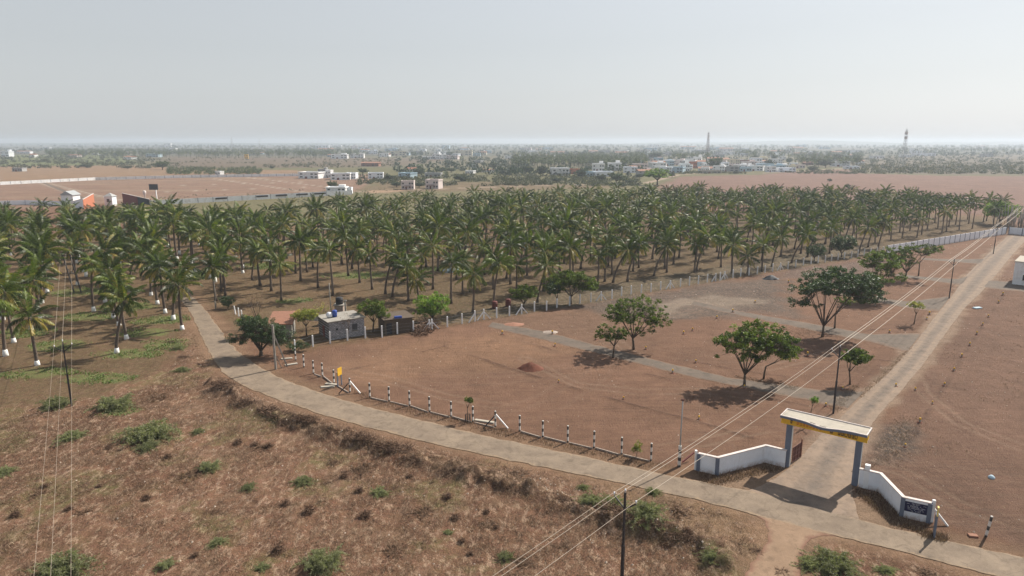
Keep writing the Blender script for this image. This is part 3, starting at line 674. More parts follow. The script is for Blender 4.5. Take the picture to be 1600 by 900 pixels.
GROVE_POLY = Wn([(-160, 640), (-60, 600), (20, 575), (100, 560), (160, 530), (270, 512), (286, 478), (262, 436), (246, 400), (272, 404), (305, 462), (345, 472), (400, 458), (430, 452), (470, 440), (560, 462), (640, 470), (700, 476), (760, 478), (840, 466), (900, 462), (960, 444), (1040, 428), (1120, 414), (1200, 406), (1300, 392), (1400, 380), (1480, 370), (1560, 357), (1575, 345), (1500, 339), (1400, 332), (1250, 324), (1100, 322), (1000, 326), (800, 333), (700, 338), (600, 344), (500, 355), (400, 366), (300, 371), (200, 367), (100, 363), (-100, 366), (-500, 392)])
fd = (W(1380, 397) - W(700, 511)); fa = math.atan2(fd.y, fd.x)
ux, uy = math.cos(fa), math.sin(fa)
sp = 8.3
gx0, gy0 = np.meshgrid(np.arange(-60, 60), np.arange(-60, 60))
gxx = (gx0 * ux - gy0 * uy) * sp; gyy = (gx0 * uy + gy0 * ux) * sp + 200
gxx = gxx.ravel() + rng.normal(0, .9, gxx.size); gyy = gyy.ravel() + rng.normal(0, .9, gyy.size)
dd = sdf(gxx, gyy, GROVE_POLY)
PYLON = W(121, 456)
for x, y, d in zip(gxx, gyy, dd):
    if d < -.5 and is_clear(x, y, 5.6) and rng.random() < .97 and math.hypot(x - PYLON.x, y - PYLON.y) > 6 and not (abs(x / y * FPX * _c - (110 - 800)) < 16 and y < 150):
        PP.append((x, y)); wx = x / max(y, 1)
        wh = wx < -.40 and y < 330
        cand.append((x, y, gen.choice([0, 1, 2, 3, 5, 7, 4, 1, 0]), wh, None, False))
cand.sort(key=lambda c: (not c[5], math.hypot(c[0], c[1])))
inview = [c for c in cand if abs(c[0]) < .80 * c[1] + 6]
single = inview[:298]; rest = inview[298:]
for (x, y, tr, wh, lb, fx) in single:
    if not lb:
        col_ = 800 + x / (y * _c + CAM_H * _s) * FPX; dep = math.hypot(x, y)
        how = {3: 'tilted', 4: 'bent', 6: 'strongly leaning', 7: 'leaning', 5: 'tall', 2: 'short', 8: 'low young'}.get(tr, 'straight')
        if wh:
            where = ('at the left picture edge' if col_ < 60 else 'left of the twin leaning poles' if col_ < 108 else 'right of the twin leaning poles' if col_ < 180 else 'left of the road end')
            lb = how + ' white-based coconut palm ' + where + (', near rows' if dep < 160 else ', middle rows' if dep < 205 else ', far rows')
        else:
            for lim, nm in ((300, 'left of the road end'), (385, 'right of the road end'), (470, 'behind the red-roofed hut'), (540, 'behind the block hut'), (640, 'behind the dark shed'), (720, 'behind the lime green bushy tree'), (790, 'right of the lime green bushy tree'), (860, 'behind the rounded fence tree'), (930, 'behind the large round fence tree'), (1010, 'behind the wide airy plot tree'), (1100, 'below the tall phone mast'), (1200, 'behind the dense gate-side tree'), (1300, 'behind the umbrella-crowned tree'), (1400, 'near the start of the white wall'), (2000, 'behind the white wall')):
                if col_ < lim: where = nm; break
            lb = how + ' coconut palm ' + where + (', front rows' if dep < 175 else ', middle rows' if dep < 215 else ', rear rows')
    s_ = (gen.uniform(.95, 1.1) if fx else gen.uniform(.84, 1.24)) * (1.12 if wh else 1.0)
    rz = gen.uniform(-.5, .5) if tr in (3, 4, 6, 7) else gen.uniform(0, 6.28)
    palm(x, y, tr, gen.randrange(8), rz, s_, wh, lb, G_PALM)
print('palms', len(single), 'rest', len(rest))
# the palms behind: one mass
LOWC = [crown_arrays(300 + k, nf=19, nl=10, lw=.24, ll=.85, L=3.8) for k in range(5)]
Vs = []; Ts = []; TV = MB()
for (x, y, tr, wh, lb, fx) in rest:
    V, T = LOWC[gen.randrange(5)]; a = gen.uniform(0, 6.28); s_ = gen.uniform(.9, 1.15); h = gen.uniform(6.2, 10.4)
    lx, ly = gen.uniform(-.8, .8), gen.uniform(-.5, .5)
    Vr = np.stack([(V[:, 0] * math.cos(a) - V[:, 1] * math.sin(a)) * s_ + x + lx, (V[:, 0] * math.sin(a) + V[:, 1] * math.cos(a)) * s_ + y + ly, V[:, 2] * s_ + h], 1)
    Vs.append(Vr); Ts.append(np.clip(T * gen.uniform(.7, 1.25), 0, 1))
    TV.tube([(x, y, -.05), (x + lx * .4, y + ly * .4, h * .5), (x + lx, y + ly, h)], [.26, .18, .15], 5, cap=False)
if Vs:
    tf = [f for f in TV.f]; V = np.concatenate(Vs); nq = len(V) // 4
    V2 = np.concatenate([V, np.array(TV.v)]); F2 = np.concatenate([quads(nq), np.array(tf) + len(V)])
    T2 = np.concatenate([np.concatenate(Ts), np.full(len(TV.v), .3)])
    o = link('palm_grove', np_mesh('palm_grove', V2, F2, [M['palm_far'], M['palm_bark']], {'tint': T2}, np.concatenate([np.zeros(nq), np.ones(len(tf))])))
    tag(o, 'crowded mass of coconut palms at the back of the grove', 'palm grove', kind='stuff')

# ------------------------------------------------------------------ broad-leaved trees
def leaf_quads(C, n, rad, size, r, flatten=1.0, droop=.3):
    """n leaf-sized quads round every cluster centre"""
    m = len(C); P = r.normal(0, 1, (m, n, 3)); P /= np.linalg.norm(P, axis=2)[..., None] + 1e-9
    rr = (r.random((m, n, 1)) ** .45) * rad.reshape(m, 1, 1); P = P * rr; P[..., 2] *= flatten
    P = (C[:, None, :] + P).reshape(-1, 3); k = len(P)
    u = r.normal(0, 1, (k, 3)); u[:, 2] = u[:, 2] * .5 - droop; u /= np.linalg.norm(u, axis=1)[:, None]
    w = np.cross(u, r.normal(0, 1, (k, 3))); w /= np.linalg.norm(w, axis=1)[:, None]
    s = (size * r.uniform(.6, 1.3, k))[:, None]; u = u * s; w = w * s * .42
    return np.stack([P - w * .5, P + u * .45 + w * .2 - w, P + u, P + u * .5 + w], 1), np.repeat(np.arange(m), n)
def tree_meshes(seed, crown, ncl, nleaf, lsize, mat, fork=1.6, nlimb=5, trad=.16, clr=.55, hollow=.45, flatten=.7, ytint=.12, cut=None, bark='bark', thin=0.0):
    """crown: list of ellipsoids (cx, cy, cz, rx, ry, rz); returns trunk mesh and crown mesh"""
    if nleaf > 12: ncl = int(ncl * 1.7); clr *= .76
    r = np.random.default_rng(seed); cr = np.array(crown, float); vol = cr[:, 3] * cr[:, 4] * cr[:, 5]; pick = r.choice(len(cr), ncl, p=vol / vol.sum())
    d = r.normal(0, 1, (ncl, 3)); d /= np.linalg.norm(d, axis=1)[:, None]; rad = hollow + (1 - hollow) * r.random(ncl) ** .6
    C = cr[pick, :3] + d * cr[pick, 3:6] * rad[:, None]; C += r.normal(0, .12, C.shape)
    low = cr[pick, 2] - cr[pick, 5] * .55; C[:, 2] = np.maximum(C[:, 2], low + r.random(ncl) * .6)
    sz = clr * r.uniform(.55, 1.25, ncl)
    Q, own = leaf_quads(C, int(nleaf * 1.25) if nleaf > 12 else nleaf, sz, lsize * .68, r, flatten)
    ct = np.clip(r.normal(.42, .2, ncl), 0, .74); ct[r.random(ncl) < ytint] = .95
    T = np.clip(ct[own] + r.normal(0, .07, len(own)), 0, 1).repeat(4)
    crown_me = np_mesh('crown', Q.reshape(-1, 3), quads(len(Q)), M[mat], {'tint': T})
    # wood: trunk, limbs to the middle of groups of clusters, twigs to each cluster
    mb = MB(); lean = Vector((r.normal(0, .12), r.normal(0, .12), fork))
    mb.tube([(0, 0, -.1), (lean.x * .3, lean.y * .3, fork * .5), lean], [trad * 1.35, trad, trad * .9], 8)
    ang = np.arctan2(C[:, 1], C[:, 0]) + r.normal(0, .2, ncl); grp = ((ang + math.pi) / (2 * math.pi) * nlimb).astype(int) % nlimb
    for gI in range(nlimb):
        ids = np.where(grp == gI)[0]
        if not len(ids): continue
        cm = C[ids].mean(0); n1_ = lean.lerp(Vector(cm), .42) + Vector((0, 0, -.1)); n2_ = lean.lerp(Vector(cm), .8) + Vector(r.normal(0, .12, 3))
        mb.tube([lean, n1_, n2_], [trad * .62, trad * .42, trad * .28], 6)
        for i in ids:
            c = Vector(C[i]); a = n1_ if (c - n1_).length < (c - n2_).length else n2_
            mid = a.lerp(c, .5) + Vector(r.normal(0, .15, 3)) + Vector((0, 0, -.1))
            mb.tube([a, mid, c], [trad * .2, trad * .13, trad * .06], 4, cap=False)
    return mb.mesh('trunk', M[bark]), crown_me
def tree(name, px_, py_, meshes, label, cat='tree', group=None, rz=0.0, s=1.0):
    p = GP(px_, py_); rt = empty(name, p, rz, label, cat, group); rt.scale = (s,) * 3 if not hasattr(s, '__len__') else s
    link('trunk', meshes[0], rt); link('crown', meshes[1], rt); return rt
def PX(y):                                                   # metres per photo pixel (across) at ground row y
    return (W(801, y) - W(800, y)).length
# plot trees (crown ellipsoids in metres, x to the right, y away)
u = PX(545)
tree('shade_tree', 990, 546, tree_meshes(1, [(0.4, .5, 6.0, 5.0, 4.0, 2.6), (-2.2, 0, 5.4, 2.4, 2.4, 1.5), (1.2, 0, 3.2, 2.8, 2.2, 1.2), (4.2, 0, 4.8, 2.0, 2, 1.3)], 150, 34, .30, 'leaf', 1.8, 7, .17, .55, .35, .6, .14),
     'wide airy green tree with open branches, beside the grey side road in the plots')
tree('shade_tree', 958, 559, tree_meshes(2, [(-.2, 0, 4.0, 2.4, 2, 1.7), (-2.0, 0, 3.6, 1.3, 1.2, 1.0), (1.2, .3, 3.4, 1.4, 1.4, 1.2)], 52, 30, .30, 'leaf', 1.9, 5, .12, .42, .2, .7, .12),
     'smaller thin tree in front of the wide airy tree, left of it')
tree('shade_tree', 1163, 602, tree_meshes(3, [(1.6, 0, 6.7, 4.3, 3.8, 2.1), (-2.2, 0, 6.1, 2.3, 2.0, 1.5), (4.6, .6, 5.3, 2.8, 2.6, 1.9), (5.6, .8, 4.3, 2.0, 1.8, 1.0), (.8, 0, 4.5, 2.5, 2.2, 1.6), (-1.6, 0, 4.4, 1.5, 1.2, .8), (-4.0, 0, 3.7, .7, .6, .4)], 175, 44, .34, 'leaf', 1.5, 7, .17, .62, .25, .7, .07),
     'large dense dark green tree nearest the entrance gate, over the side road')
tree('shade_tree', 1193, 592, tree_meshes(4, [(2.6, .5, 3.2, 1.4, 1.2, .6), (3.8, 1, 2.9, 1.2, 1.2, .5)], 16, 24, .30, 'leaf_yellow', 1.8, 4, .12, .45, .2, .6, .2),
     'crooked yellowish tree growing close behind the dense tree near the gate')
tree('shade_tree', 1285, 526, tree_meshes(5, [(2.6, .4, 9.2, 6.6, 5.4, 2.4), (-2.4, 0, 8.4, 3.8, 3.2, 1.6), (6.8, .5, 7.2, 3.2, 3.2, 1.9), (-4.6, 0, 6.0, 1.8, 1.6, 1.0), (-2.8, 0, 5.4, 2.0, 2, .8)], 260, 48, .36, 'leaf_dark', 1.8, 9, .19, .75, .3, .6, .12),
     'big umbrella-crowned tree with many slender stems in the middle of the plots')
tree('shade_tree', 1304, 513, tree_meshes(6, [(1.6, .4, 5.0, 2.4, 2.2, 1.0)], 22, 22, .30, 'leaf', 2.4, 4, .13, .45, .2, .6, .1),
     'slim curved tree under the right side of the umbrella-crowned tree')
tree('shade_tree', 1350, 474, tree_meshes(7, [(0, 0, 2.6, 2.9, 2.6, 1.9)], 60, 30, .34, 'leaf', .6, 6, .12, .6, .3, .8, .1),
     'low bushy tree to the right behind the umbrella-crowned tree')
tree('shade_tree', 1372, 468, tree_meshes(8, [(0, 0, 8.0, 4.8, 4, 2.4), (1.2, .2, 4.8, 3.4, 3, 1.6), (4.6, 0, 4.4, 1.9, 1.5, .8), (-3, 0, 8.6, 2.4, 2.4, 1.2)], 135, 30, .36, 'leaf', 1.4, 6, .17, .65, .3, .6, .2),
     'loose yellow-green tree with two leaning stems, right of the umbrella-crowned tree')
tree('shade_tree', 1360, 470, tree_meshes(9, [(-.4, 0, 4.4, 2.0, 2, 1.5)], 26, 26, .32, 'leaf', 1.6, 4, .14, .5, .2, .7, .1),
     'small leaning tree joined to the loose yellow-green tree from the left')
tree('shade_tree', 1414, 437, tree_meshes(10, [(-3.4, 0, 6.2, 4.2, 3.4, 1.9), (3.0, .2, 7.4, 4.8, 4, 1.3), (-1, 0, 4.2, 3.6, 3, 1.2)], 130, 28, .40, 'leaf', 1.8, 6, .2, .75, .3, .5, .12),
     'flat-topped spreading tree farthest back among the plot trees, near the white wall')
tree('shade_tree', 1435, 431, tree_meshes(11, [(1.6, 0, 5.6, 1.6, 1.4, .9)], 12, 18, .36, 'leaf', 3.2, 3, .13, .45, .2, .6, .1),
     'thin leaning stem of a young tree right of the flat-topped tree')
tree('young_tree', 1428, 507, tree_meshes(12, [(.1, 0, 3.5, 1.7, 1.5, .55)], 26, 26, .26, 'leaf_yellow', 1.9, 4, .08, .38, .2, .6, .3),
     'small yellow-leaved young tree beside the lane, under the power lines')
tree('young_tree', 1328, 601, tree_meshes(13, [(.3, 0, 3.9, 1.9, 1.7, 1.25), (1.6, .1, 3.7, 1.0, .9, .6)], 82, 42, .26, 'leaf', 1.8, 5, .10, .42, .2, .8, .18),
     'round green young tree just right of the iron power pole near the gate')
tree('sapling', 1266, 652, tree_meshes(14, [(.35, 0, 2.1, .55, .5, .5)], 14, 36, .16, 'leaf_bright', 1.4, 3, .04, .26, .1, .9, .2),
     'thin sapling with a bright tuft of leaves directly behind the gate')
tree('sapling', 731, 657, tree_meshes(15, [(.15, 0, 2.4, .6, .5, .5)], 14, 30, .17, 'leaf', 1.5, 4, .05, .26, .1, .9, .1),
     'roadside sapling growing from a dark tree guard by the striped posts')
tree('shrub', 995, 716, tree_meshes(16, [(0, 0, 1.0, .5, .45, .8)], 18, 34, .14, 'leaf_yellow', .4, 4, .03, .22, .1, 1, .2),
     'upright pale yellow-green shrub beside the last striped posts before the lamp pole', 'shrub')
# along the fence and round the hut
tree('shade_tree', 408, 556, tree_meshes(17, [(.6, 0, 3.8, 3.2, 2.8, 2.1), (-1.2, 0, 5.0, 2.2, 2.0, 1.6), (3.2, 0, 2.8, 2.4, 2.0, 1.8), (-3.4, 0, 2.5, 1.8, 1.5, 1.1)], 260, 60, .20, 'leaf_dark', .8, 6, .30, .62, .15, .8, .04),
     'bushy dark grey-green tree at the road edge in front of the red-roofed hut')
tree('young_tree', 385, 528, tree_meshes(18, [(0, 0, 2.9, 1.5, 1.3, 1.0)], 36, 36, .22, 'leaf', 1.4, 4, .08, .4, .2, .7, .06),
     'small twin-stemmed tree at the roadside left of the dark bushy tree')
tree('dry_tree', 402, 512, tree_meshes(19, [(0, 0, 4.6, 2.4, 2.0, 2.0)], 60, 3, .22, 'twig', 1.2, 6, .11, .5, .2, 1, .1),
     'leafless grey dry tree behind the bushy dark tree')
tree('dry_tree', 500, 512, tree_meshes(20, [(0, 0, 3.3, 2.4, 1.8, 1.2)], 60, 12, .22, 'leaf_yellow', 1.2, 6, .09, .4, .2, 1, .3),
     'thin dry yellowish tree at the back left corner of the block hut')
tree('young_tree', 479, 524, tree_meshes(21, [(0, 0, 3.5, 2.3, 1.9, 1.2)], 60, 36, .26, 'leaf_yellow', 1.6, 5, .11, .5, .2, .7, .12),
     'yellow-green round tree immediately left of the block hut')
tree('dry_tree', 543, 531, tree_meshes(22, [(0, 0, 3.4, 1.5, 1.2, 1.5)], 40, 2, .2, 'twig', 1.5, 5, .06, .4, .2, 1, .1),
     'bare thin tree standing against the front of the block hut')
tree('shade_tree', 583, 518, tree_meshes(23, [(0, 0, 4.1, 2.7, 2.3, 1.5), (1.6, 0, 3.3, 1.6, 1.5, 1.1)], 90, 44, .26, 'leaf', 1.7, 6, .14, .55, .2, .8, .3),
     'round green tree between the block hut and the dark shed')
tree('shade_tree', 677, 503, tree_meshes(24, [(0, 0, 3.2, 3.4, 2.8, 2.4), (-1.2, 0, 2.2, 2.6, 2.2, 1.6)], 130, 48, .26, 'leaf_bright', .8, 6, .15, .6, .25, .8, .25),
     'bright lime green bushy tree behind the fence, right of the dark shed')
tree('shade_tree', 818, 482, tree_meshes(25, [(0, 0, 3.1, 2.8, 2.4, 1.8)], 80, 44, .28, 'leaf', .9, 5, .14, .55, .25, .8, .1),
     'rounded mid green tree at the fence, left of the large dark one')
tree('shade_tree', 892, 475, tree_meshes(26, [(0, 0, 5.0, 3.6, 3.0, 2.0), (-3.2, 0, 4.0, 2.6, 2.4, 1.8), (3.4, 0, 3.9, 2.4, 2.2, 1.7)], 190, 50, .30, 'leaf', 1.5, 7, .18, .62, .25, .8, .1),
     'large dense round tree at the white fence, casting a wide shadow')
tree('shade_tree', 870, 478, tree_meshes(27, [(-.6, 0, 3.4, 1.8, 1.6, 1.3)], 40, 40, .28, 'leaf_dark', 1.5, 4, .14, .5, .25, .8, .05),
     'small dark tree tucked against the left of the large fence tree')
tree('shade_tree', 1272, 408, tree_meshes(28, [(0, 0, 3.0, 2.8, 2.4, 1.9)], 70, 36, .34, 'leaf_dark', .9, 5, .15, .65, .25, .8, .05),
     'low dark tree behind the far part of the white fence, left one of two')
tree('shade_tree', 1315, 402, tree_meshes(29, [(0, 0, 4.0, 3.8, 3.0, 2.6)], 100, 40, .36, 'leaf_dark', 1.0, 5, .17, .75, .25, .8, .05),
     'taller dark tree behind the far part of the white fence, right one of two')
tree('shade_tree', 1562, 351, tree_meshes(30, [(0, 0, 5.6, 7.0, 6, 3.6)], 130, 26, .6, 'leaf_bright', 1.5, 6, .25, 1.2, .3, .8, .3),
     'light green tree at the far right end of the palm grove')
tree('shrub', 1375, 407, tree_meshes(31, [(0, 0, 1.2, 2.2, 1.8, .9)], 30, 26, .3, 'leaf', .4, 4, .06, .5, .25, .8, .1), 'low green shrub at the near end of the white wall', 'shrub')
for (ax, ay, s_, lb) in [(205, 360, 1.0, 'green mango tree among palm crowns at the left of the grove'), (283, 372, 1.15, 'broad green tree among the palms left of the road end'), (262, 352, .9, 'small green tree behind the palms below the red wall')]:
    tree('shade_tree', ax, ay, tree_meshes(40 + ax, [(0, 0, 5.6, 4.6, 4, 3.0), (2, 0, 4.6, 3.6, 3, 2.2)], 110, 34, .42, 'leaf_bright', 1.8, 6, .2, .8, .25, .8, .2), lb, s=s_)
tree('shrub', 356, 482, tree_meshes(33, [(0, 0, 1.5, 1.7, 1.4, 1.2)], 40, 40, .22, 'leaf_dark', .5, 4, .08, .45, .25, .8, .05), 'dark round shrub at the right side of the road end', 'shrub')
tree('shrub', 466, 548, tree_meshes(34, [(0, 0, .8, 2.0, 1.2, .7)], 36, 36, .2, 'leaf_dark', .3, 4, .05, .4, .25, .8, .05), 'low dark shrub between the hut yard and the first striped posts', 'shrub')
# tree guard of the roadside sapling
p = GP(731, 658); mb = MB()
for k in range(8):
    a = k * math.pi / 4; mb.beam((.32 * math.cos(a), .32 * math.sin(a), 0), (.30 * math.cos(a), .30 * math.sin(a), .85), .07, .03)
mb.tube([(.34 * math.cos(t), .34 * math.sin(t), .75) for t in np.linspace(0, 6.28, 13)], .025, 4); mb.tube([(.34 * math.cos(t), .34 * math.sin(t), .25) for t in np.linspace(0, 6.28, 13)], .025, 4)
o = mb.build('tree_guard', M['black'], None, p); tag(o, 'dark wooden tree guard round the roadside sapling', 'tree guard')

# ------------------------------------------------------------------ scrub bushes of the foreground field
def bush_mesh(seed, n, L, H, mat, leaf, lw=.03, arch=1.0, nq=10):
    r = np.random.default_rng(seed); Q = []; T = []
    for i in range(n):
        az = r.uniform(0, 6.283); el = r.uniform(.25, 1.35); l = L * r.uniform(.55, 1.1); t = np.linspace(0, 1, nq)
        x = l * t * math.cos(el); z = H * (1.1 * math.sin(el) * t - arch * .75 * t * t) * (l / L); y = r.normal(0, .10) * t * t * l
        sx, sy = r.normal(0, L * .22), r.normal(0, L * .22)
        P = np.stack([x * math.cos(az) - y * math.sin(az) + sx, x * math.sin(az) + y * math.cos(az) + sy, np.maximum(z, 0) + .05 * t], 1)
        for j in range(nq - 1):
            a, b_ = P[j], P[j + 1]; w = np.array([-math.sin(az), math.cos(az), 0]) * lw
            Q.append([a - w, a + w, b_ + w * .7, b_ - w * .7]); T.append(.1)
            for q_ in range(leaf):
                c = a + (b_ - a) * r.random(); dv = np.array([r.normal(0, 1), r.normal(0, 1), r.normal(.2, .6)]) + (b_ - a) * 3; dv = dv / np.linalg.norm(dv) * .19 * r.uniform(.6, 1.4)
                wv = np.cross(dv, r.normal(0, 1, 3)); wv = wv / (np.linalg.norm(wv) + 1e-9) * .018
                Q.append([c - wv * .5, c + dv * .5 - wv, c + dv, c + dv * .5 + wv]); T.append(np.clip(r.normal(.4, .22), 0, .95))
    Q = np.array(Q); return np_mesh('bush', Q.reshape(-1, 3), quads(len(Q)), M[mat], {'tint': np.repeat(T, 4)})
BUSH = [bush_mesh(k, 90, 1.8, 2.1, 'scrub', 9, .014) for k in range(4)]
DRYB = [bush_mesh(20 + k, 34, 1.2, .8, 'straw', 2, .03) for k in range(2)]
BALL = [bush_mesh(30 + k, 90, .62, .8, 'twig', 1, .010, .6, 7) for k in range(3)]
def fgw(x, y):
    a = 'at the left edge' if x < 60 else 'near the left wires' if x < 145 else 'left of the road bend' if x < 290 and y < 700 else 'in the left foreground' if x < 330 else 'left of the tumbleweed pair' if x < 455 else 'above the tumbleweed pair' if x < 600 and y < 790 else 'below the tumbleweed pair' if x < 600 else 'in the centre foreground' if x < 730 else 'left of the near power pole' if x < 970 else 'near the sandy track'
    return a + (', far part' if y < 660 else ', upper part' if y < 740 else ', middle part' if y < 800 else ', lower part')
def put(name, me, x, y, wpx, base, label, cat, group=None, zs=1.0, sink=.0):
    p = GP(x, y, -sink); o = link(name, me, None, p, random.uniform(0, 6.28)); s_ = wpx * PX(y) / (2 * base); o.scale = (s_, s_, s_ * zs); return tag(o, label, cat, group)
GB = 'green thorn bushes in the dry foreground field'
for i, (x, y, w, lb) in enumerate([
    (175, 634, 66, 'green thorn bush just right of the left power pole foot'), (234, 682, 84, 'largest round green thorn bush in the left foreground'),
    (112, 685, 44, 'small green thorn bush under the three left wires'), (98, 893, 100, 'wide green thorn bush at the bottom left corner under the wires'),
    (502, 884, 74, 'feathery green bush at the bottom edge left of centre'), (594, 770, 36, 'small grey-green bush between the two brown tumbleweeds'),
    (8, 738, 34, 'green bush cut by the left picture edge'), (474, 755, 34, 'faint green bush above the middle of the foreground'), (88, 632, 50, 'flat olive bush left of the left power pole foot'),
    (232, 702, 36, 'little green bush directly below the largest round bush'), (340, 852, 30, 'small green bush in the lower foreground left of the feathery one'),
    (790, 868, 34, 'tall straggly green weed in the lower centre of the foreground'), (258, 888, 34, 'pale green weed at the bottom edge right of the corner bush'), (412, 888, 30, 'pale green weed at the bottom edge left of the feathery bush'),
    (955, 800, 60, 'grey-green bush on the berm left of the near power pole'), (1010, 822, 70, 'yellow-green bush on the berm right of the near power pole'), (920, 798, 44, 'dull green bush on the berm above the near wires'),
    (1300, 886, 80, 'olive bush clump right of the sandy track at the bottom edge'), (1385, 892, 34, 'upright weed at the bottom edge right of the olive clump'), (1265, 884, 44, 'small olive bush at the right edge of the sandy track'),
    (325, 733, 40, 'sparse green bush beside a dark hollow in the left foreground'), (390, 765, 26, 'tiny green bush left of the two brown tumbleweeds'), (283, 580, 26, 'green weed at the grove edge below the fallen fronds'),
    (278, 545, 26, 'weed by the pile of fallen fronds'), (1110, 880, 36, 'green bush at the left edge of the sandy track'), (1022, 770, 26, 'green weed at the road edge right of the near power pole'), (912, 765, 20, 'bright weed clump at the road edge left of the near power pole'), (310, 675, 22, 'tiny green weed right of the largest round bush'), (700, 832, 18, 'tiny green weed in the lower centre')]):
    put('thorn_bush', BUSH[i % 4], x, y, w, 1.6, lb, 'bush', GB, .95)
for i, (x, y, w) in enumerate([(300, 742, 50), (565, 735, 50), (800, 745, 60), (250, 620, 40), (520, 725, 30), (760, 820, 40), (1060, 800, 60), (880, 850, 40), (1180, 860, 30), (330, 800, 34), (130, 800, 40), (610, 860, 40), (410, 700, 40), (660, 800, 44), (60, 770, 40), (820, 880, 50), (1450, 895, 40), (1220, 892, 30)]):
    put('dry_bush', DRYB[i % 2], x, y, w, 1.1, 'flat straw-coloured dry bush ' + fgw(x, y), 'bush', 'straw-coloured dry bushes', .6)
for i, (x, y, w, lb) in enumerate([(571, 808, 27, 'round brown tumbleweed right of the pair in the centre foreground'), (482, 802, 27, 'round brown tumbleweed left of the pair in the centre foreground'), (435, 863, 28, 'round brown tumbleweed lowest in the foreground'),
    (699, 778, 20, 'brown tumbleweed below the dark brush heap'), (562, 768, 20, 'brown tumbleweed touching the small grey-green bush'), (372, 694, 20, None), (398, 697, 18, None), (420, 700, 18, None), (538, 747, 20, None), (447, 791, 20, None), (711, 812, 20, None), (760, 803, 16, None), (229, 779, 18, None), (108, 797, 18, None), (24, 805, 24, None), (722, 845, 16, None), (735, 865, 16, None), (70, 760, 18, None), (155, 760, 14, None), (640, 745, 14, None), (775, 825, 12, None), (305, 870, 16, None), (170, 700, 14, None), (262, 714, 14, None)]):
    put('tumbleweed', BALL[i % 3], x, y, w, .62, lb or 'small brown tumbleweed ' + fgw(x, y), 'tumbleweed', 'brown tumbleweeds in the foreground', .95)
# heaps of dead brush on the berm
def heap_mesh(seed, n, rx, ry, h):
    r = np.random.default_rng(seed); Q = []; T = []
    for i in range(n):
        a = r.uniform(0, 6.283); q_ = r.random() ** .6; x, y = rx * q_ * math.cos(a), ry * q_ * math.sin(a); z = h * (1 - q_ * q_) * r.random()
        d = np.array([r.normal(0, 1), r.normal(0, .8), r.normal(.15, .35)]); d = d / np.linalg.norm(d) * r.uniform(.25, .9); w = np.cross(d, r.normal(0, 1, 3)); w = w / (np.linalg.norm(w) + 1e-9) * r.uniform(.012, .035)
        c = np.array([x, y, z]); m_ = c + d * .5 + r.normal(0, .06, 3)
        Q.append([c - w, c + w, m_ + w, m_ - w]); Q.append([m_ - w, m_ + w, c + d + w * .5, c + d - w * .5]); tt_ = np.clip(r.normal(.25, .3), 0, 1); T += [tt_, tt_]
    Q = np.array(Q); return np_mesh('brush', Q.reshape(-1, 3), quads(len(Q)), M['twig'], {'tint': np.repeat(T, 4)})
HEAP = [heap_mesh(50 + k, 650, 2.6, 1.0, .55) for k in range(3)]
for i, (x, y, w, lb) in enumerate([(350, 612, 46, None), (385, 634, 50, None), (425, 650, 60, 'dark dead brush heap on the berm near the road bend'), (480, 668, 40, None), (565, 697, 46, None), (612, 708, 60, 'dark dead brush heap on the berm below the middle of the road'), (645, 722, 44, None), (705, 745, 46, 'dead brush heap on the berm right of the centre'), (750, 754, 34, None), (800, 770, 44, None),
    (880, 790, 50, None), (960, 815, 60, None), (1020, 834, 50, None), (1062, 850, 50, 'dead brush heap at the end of the berm near the sandy track'), (1095, 868, 40, None), (290, 560, 24, 'heap of fallen fronds beside the last grove palm'), (268, 535, 26, None)]):
    o = put('brush_heap', HEAP[i % 3], x, y, w, 2.2, lb or 'dark dead brush heap on the berm ' + fgw(x, y), 'brush heap', 'brush heaps along the berm', .8, .1)
    o.rotation_euler.z = R(-25) + random.uniform(-.3, .3)

# ------------------------------------------------------------------ litter, grass and weed cover (uncountable)
def scatter(n, poly, soft=0.0):
    poly = np.asarray(poly); lo, hi = poly.min(0), poly.max(0); out = []
    while sum(map(len, out)) < n:
        x = rng.uniform(lo[0], hi[0], n * 2); y = rng.uniform(lo[1], hi[1], n * 2); k = sdf(x, y, poly) < soft; out.append(np.stack([x[k], y[k]], 1))
    return np.concatenate(out)[:n]
def fastz(P):
    ri = np.clip(np.searchsorted(ys, P[:, 1]) - 1, 0, nr - 2); z = np.zeros(len(P))
    for r_ in np.unique(ri):
        k = ri == r_; f = (P[k, 1] - ys[r_]) / (ys[r_ + 1] - ys[r_]); z[k] = np.interp(P[k, 0], GX[r_], ZG[r_]) * (1 - f) + np.interp(P[k, 0], GX[r_ + 1], ZG[r_ + 1]) * f
    return z
def blades(P, hmin, hmax, w, lean, nper, spread):
    n = len(P); z = fastz(P); B_ = np.repeat(np.concatenate([P, z[:, None]], 1), nper, 0); k = len(B_)
    B_[:, :2] += rng.normal(0, spread, (k, 2)); a = rng.uniform(0, 6.283, k); h = rng.uniform(hmin, hmax, k); ln = rng.uniform(.2, 1, k) * lean
    d = np.stack([np.cos(a) * ln, np.sin(a) * ln, np.ones(k)], 1); d /= np.linalg.norm(d, axis=1)[:, None]; d *= h[:, None]
    wv = np.stack([-np.sin(a), np.cos(a), np.zeros(k)], 1) * w
    return np.stack([B_ - wv, B_ + wv, B_ + d + wv * .4, B_ + d - wv * .4], 1)
FPOLY = Wn([(-60, 640), (100, 640), (250, 600), (292, 540), (302, 520), (330, 580), (420, 628), (560, 672), (720, 712), (880, 745), (1030, 778), (1150, 806), (1180, 850), (1130, 905), (1120, 960), (-100, 960)])
P = scatter(26000, FPOLY); nz = fbm(P[:, 0], P[:, 1], 2.6, 4); P = P[nz > .46]
Q = blades(P, .10, .42, .016, 2.6, 4, .16); t = np.clip(rng.normal(.45, .28, len(Q)), 0, 1)
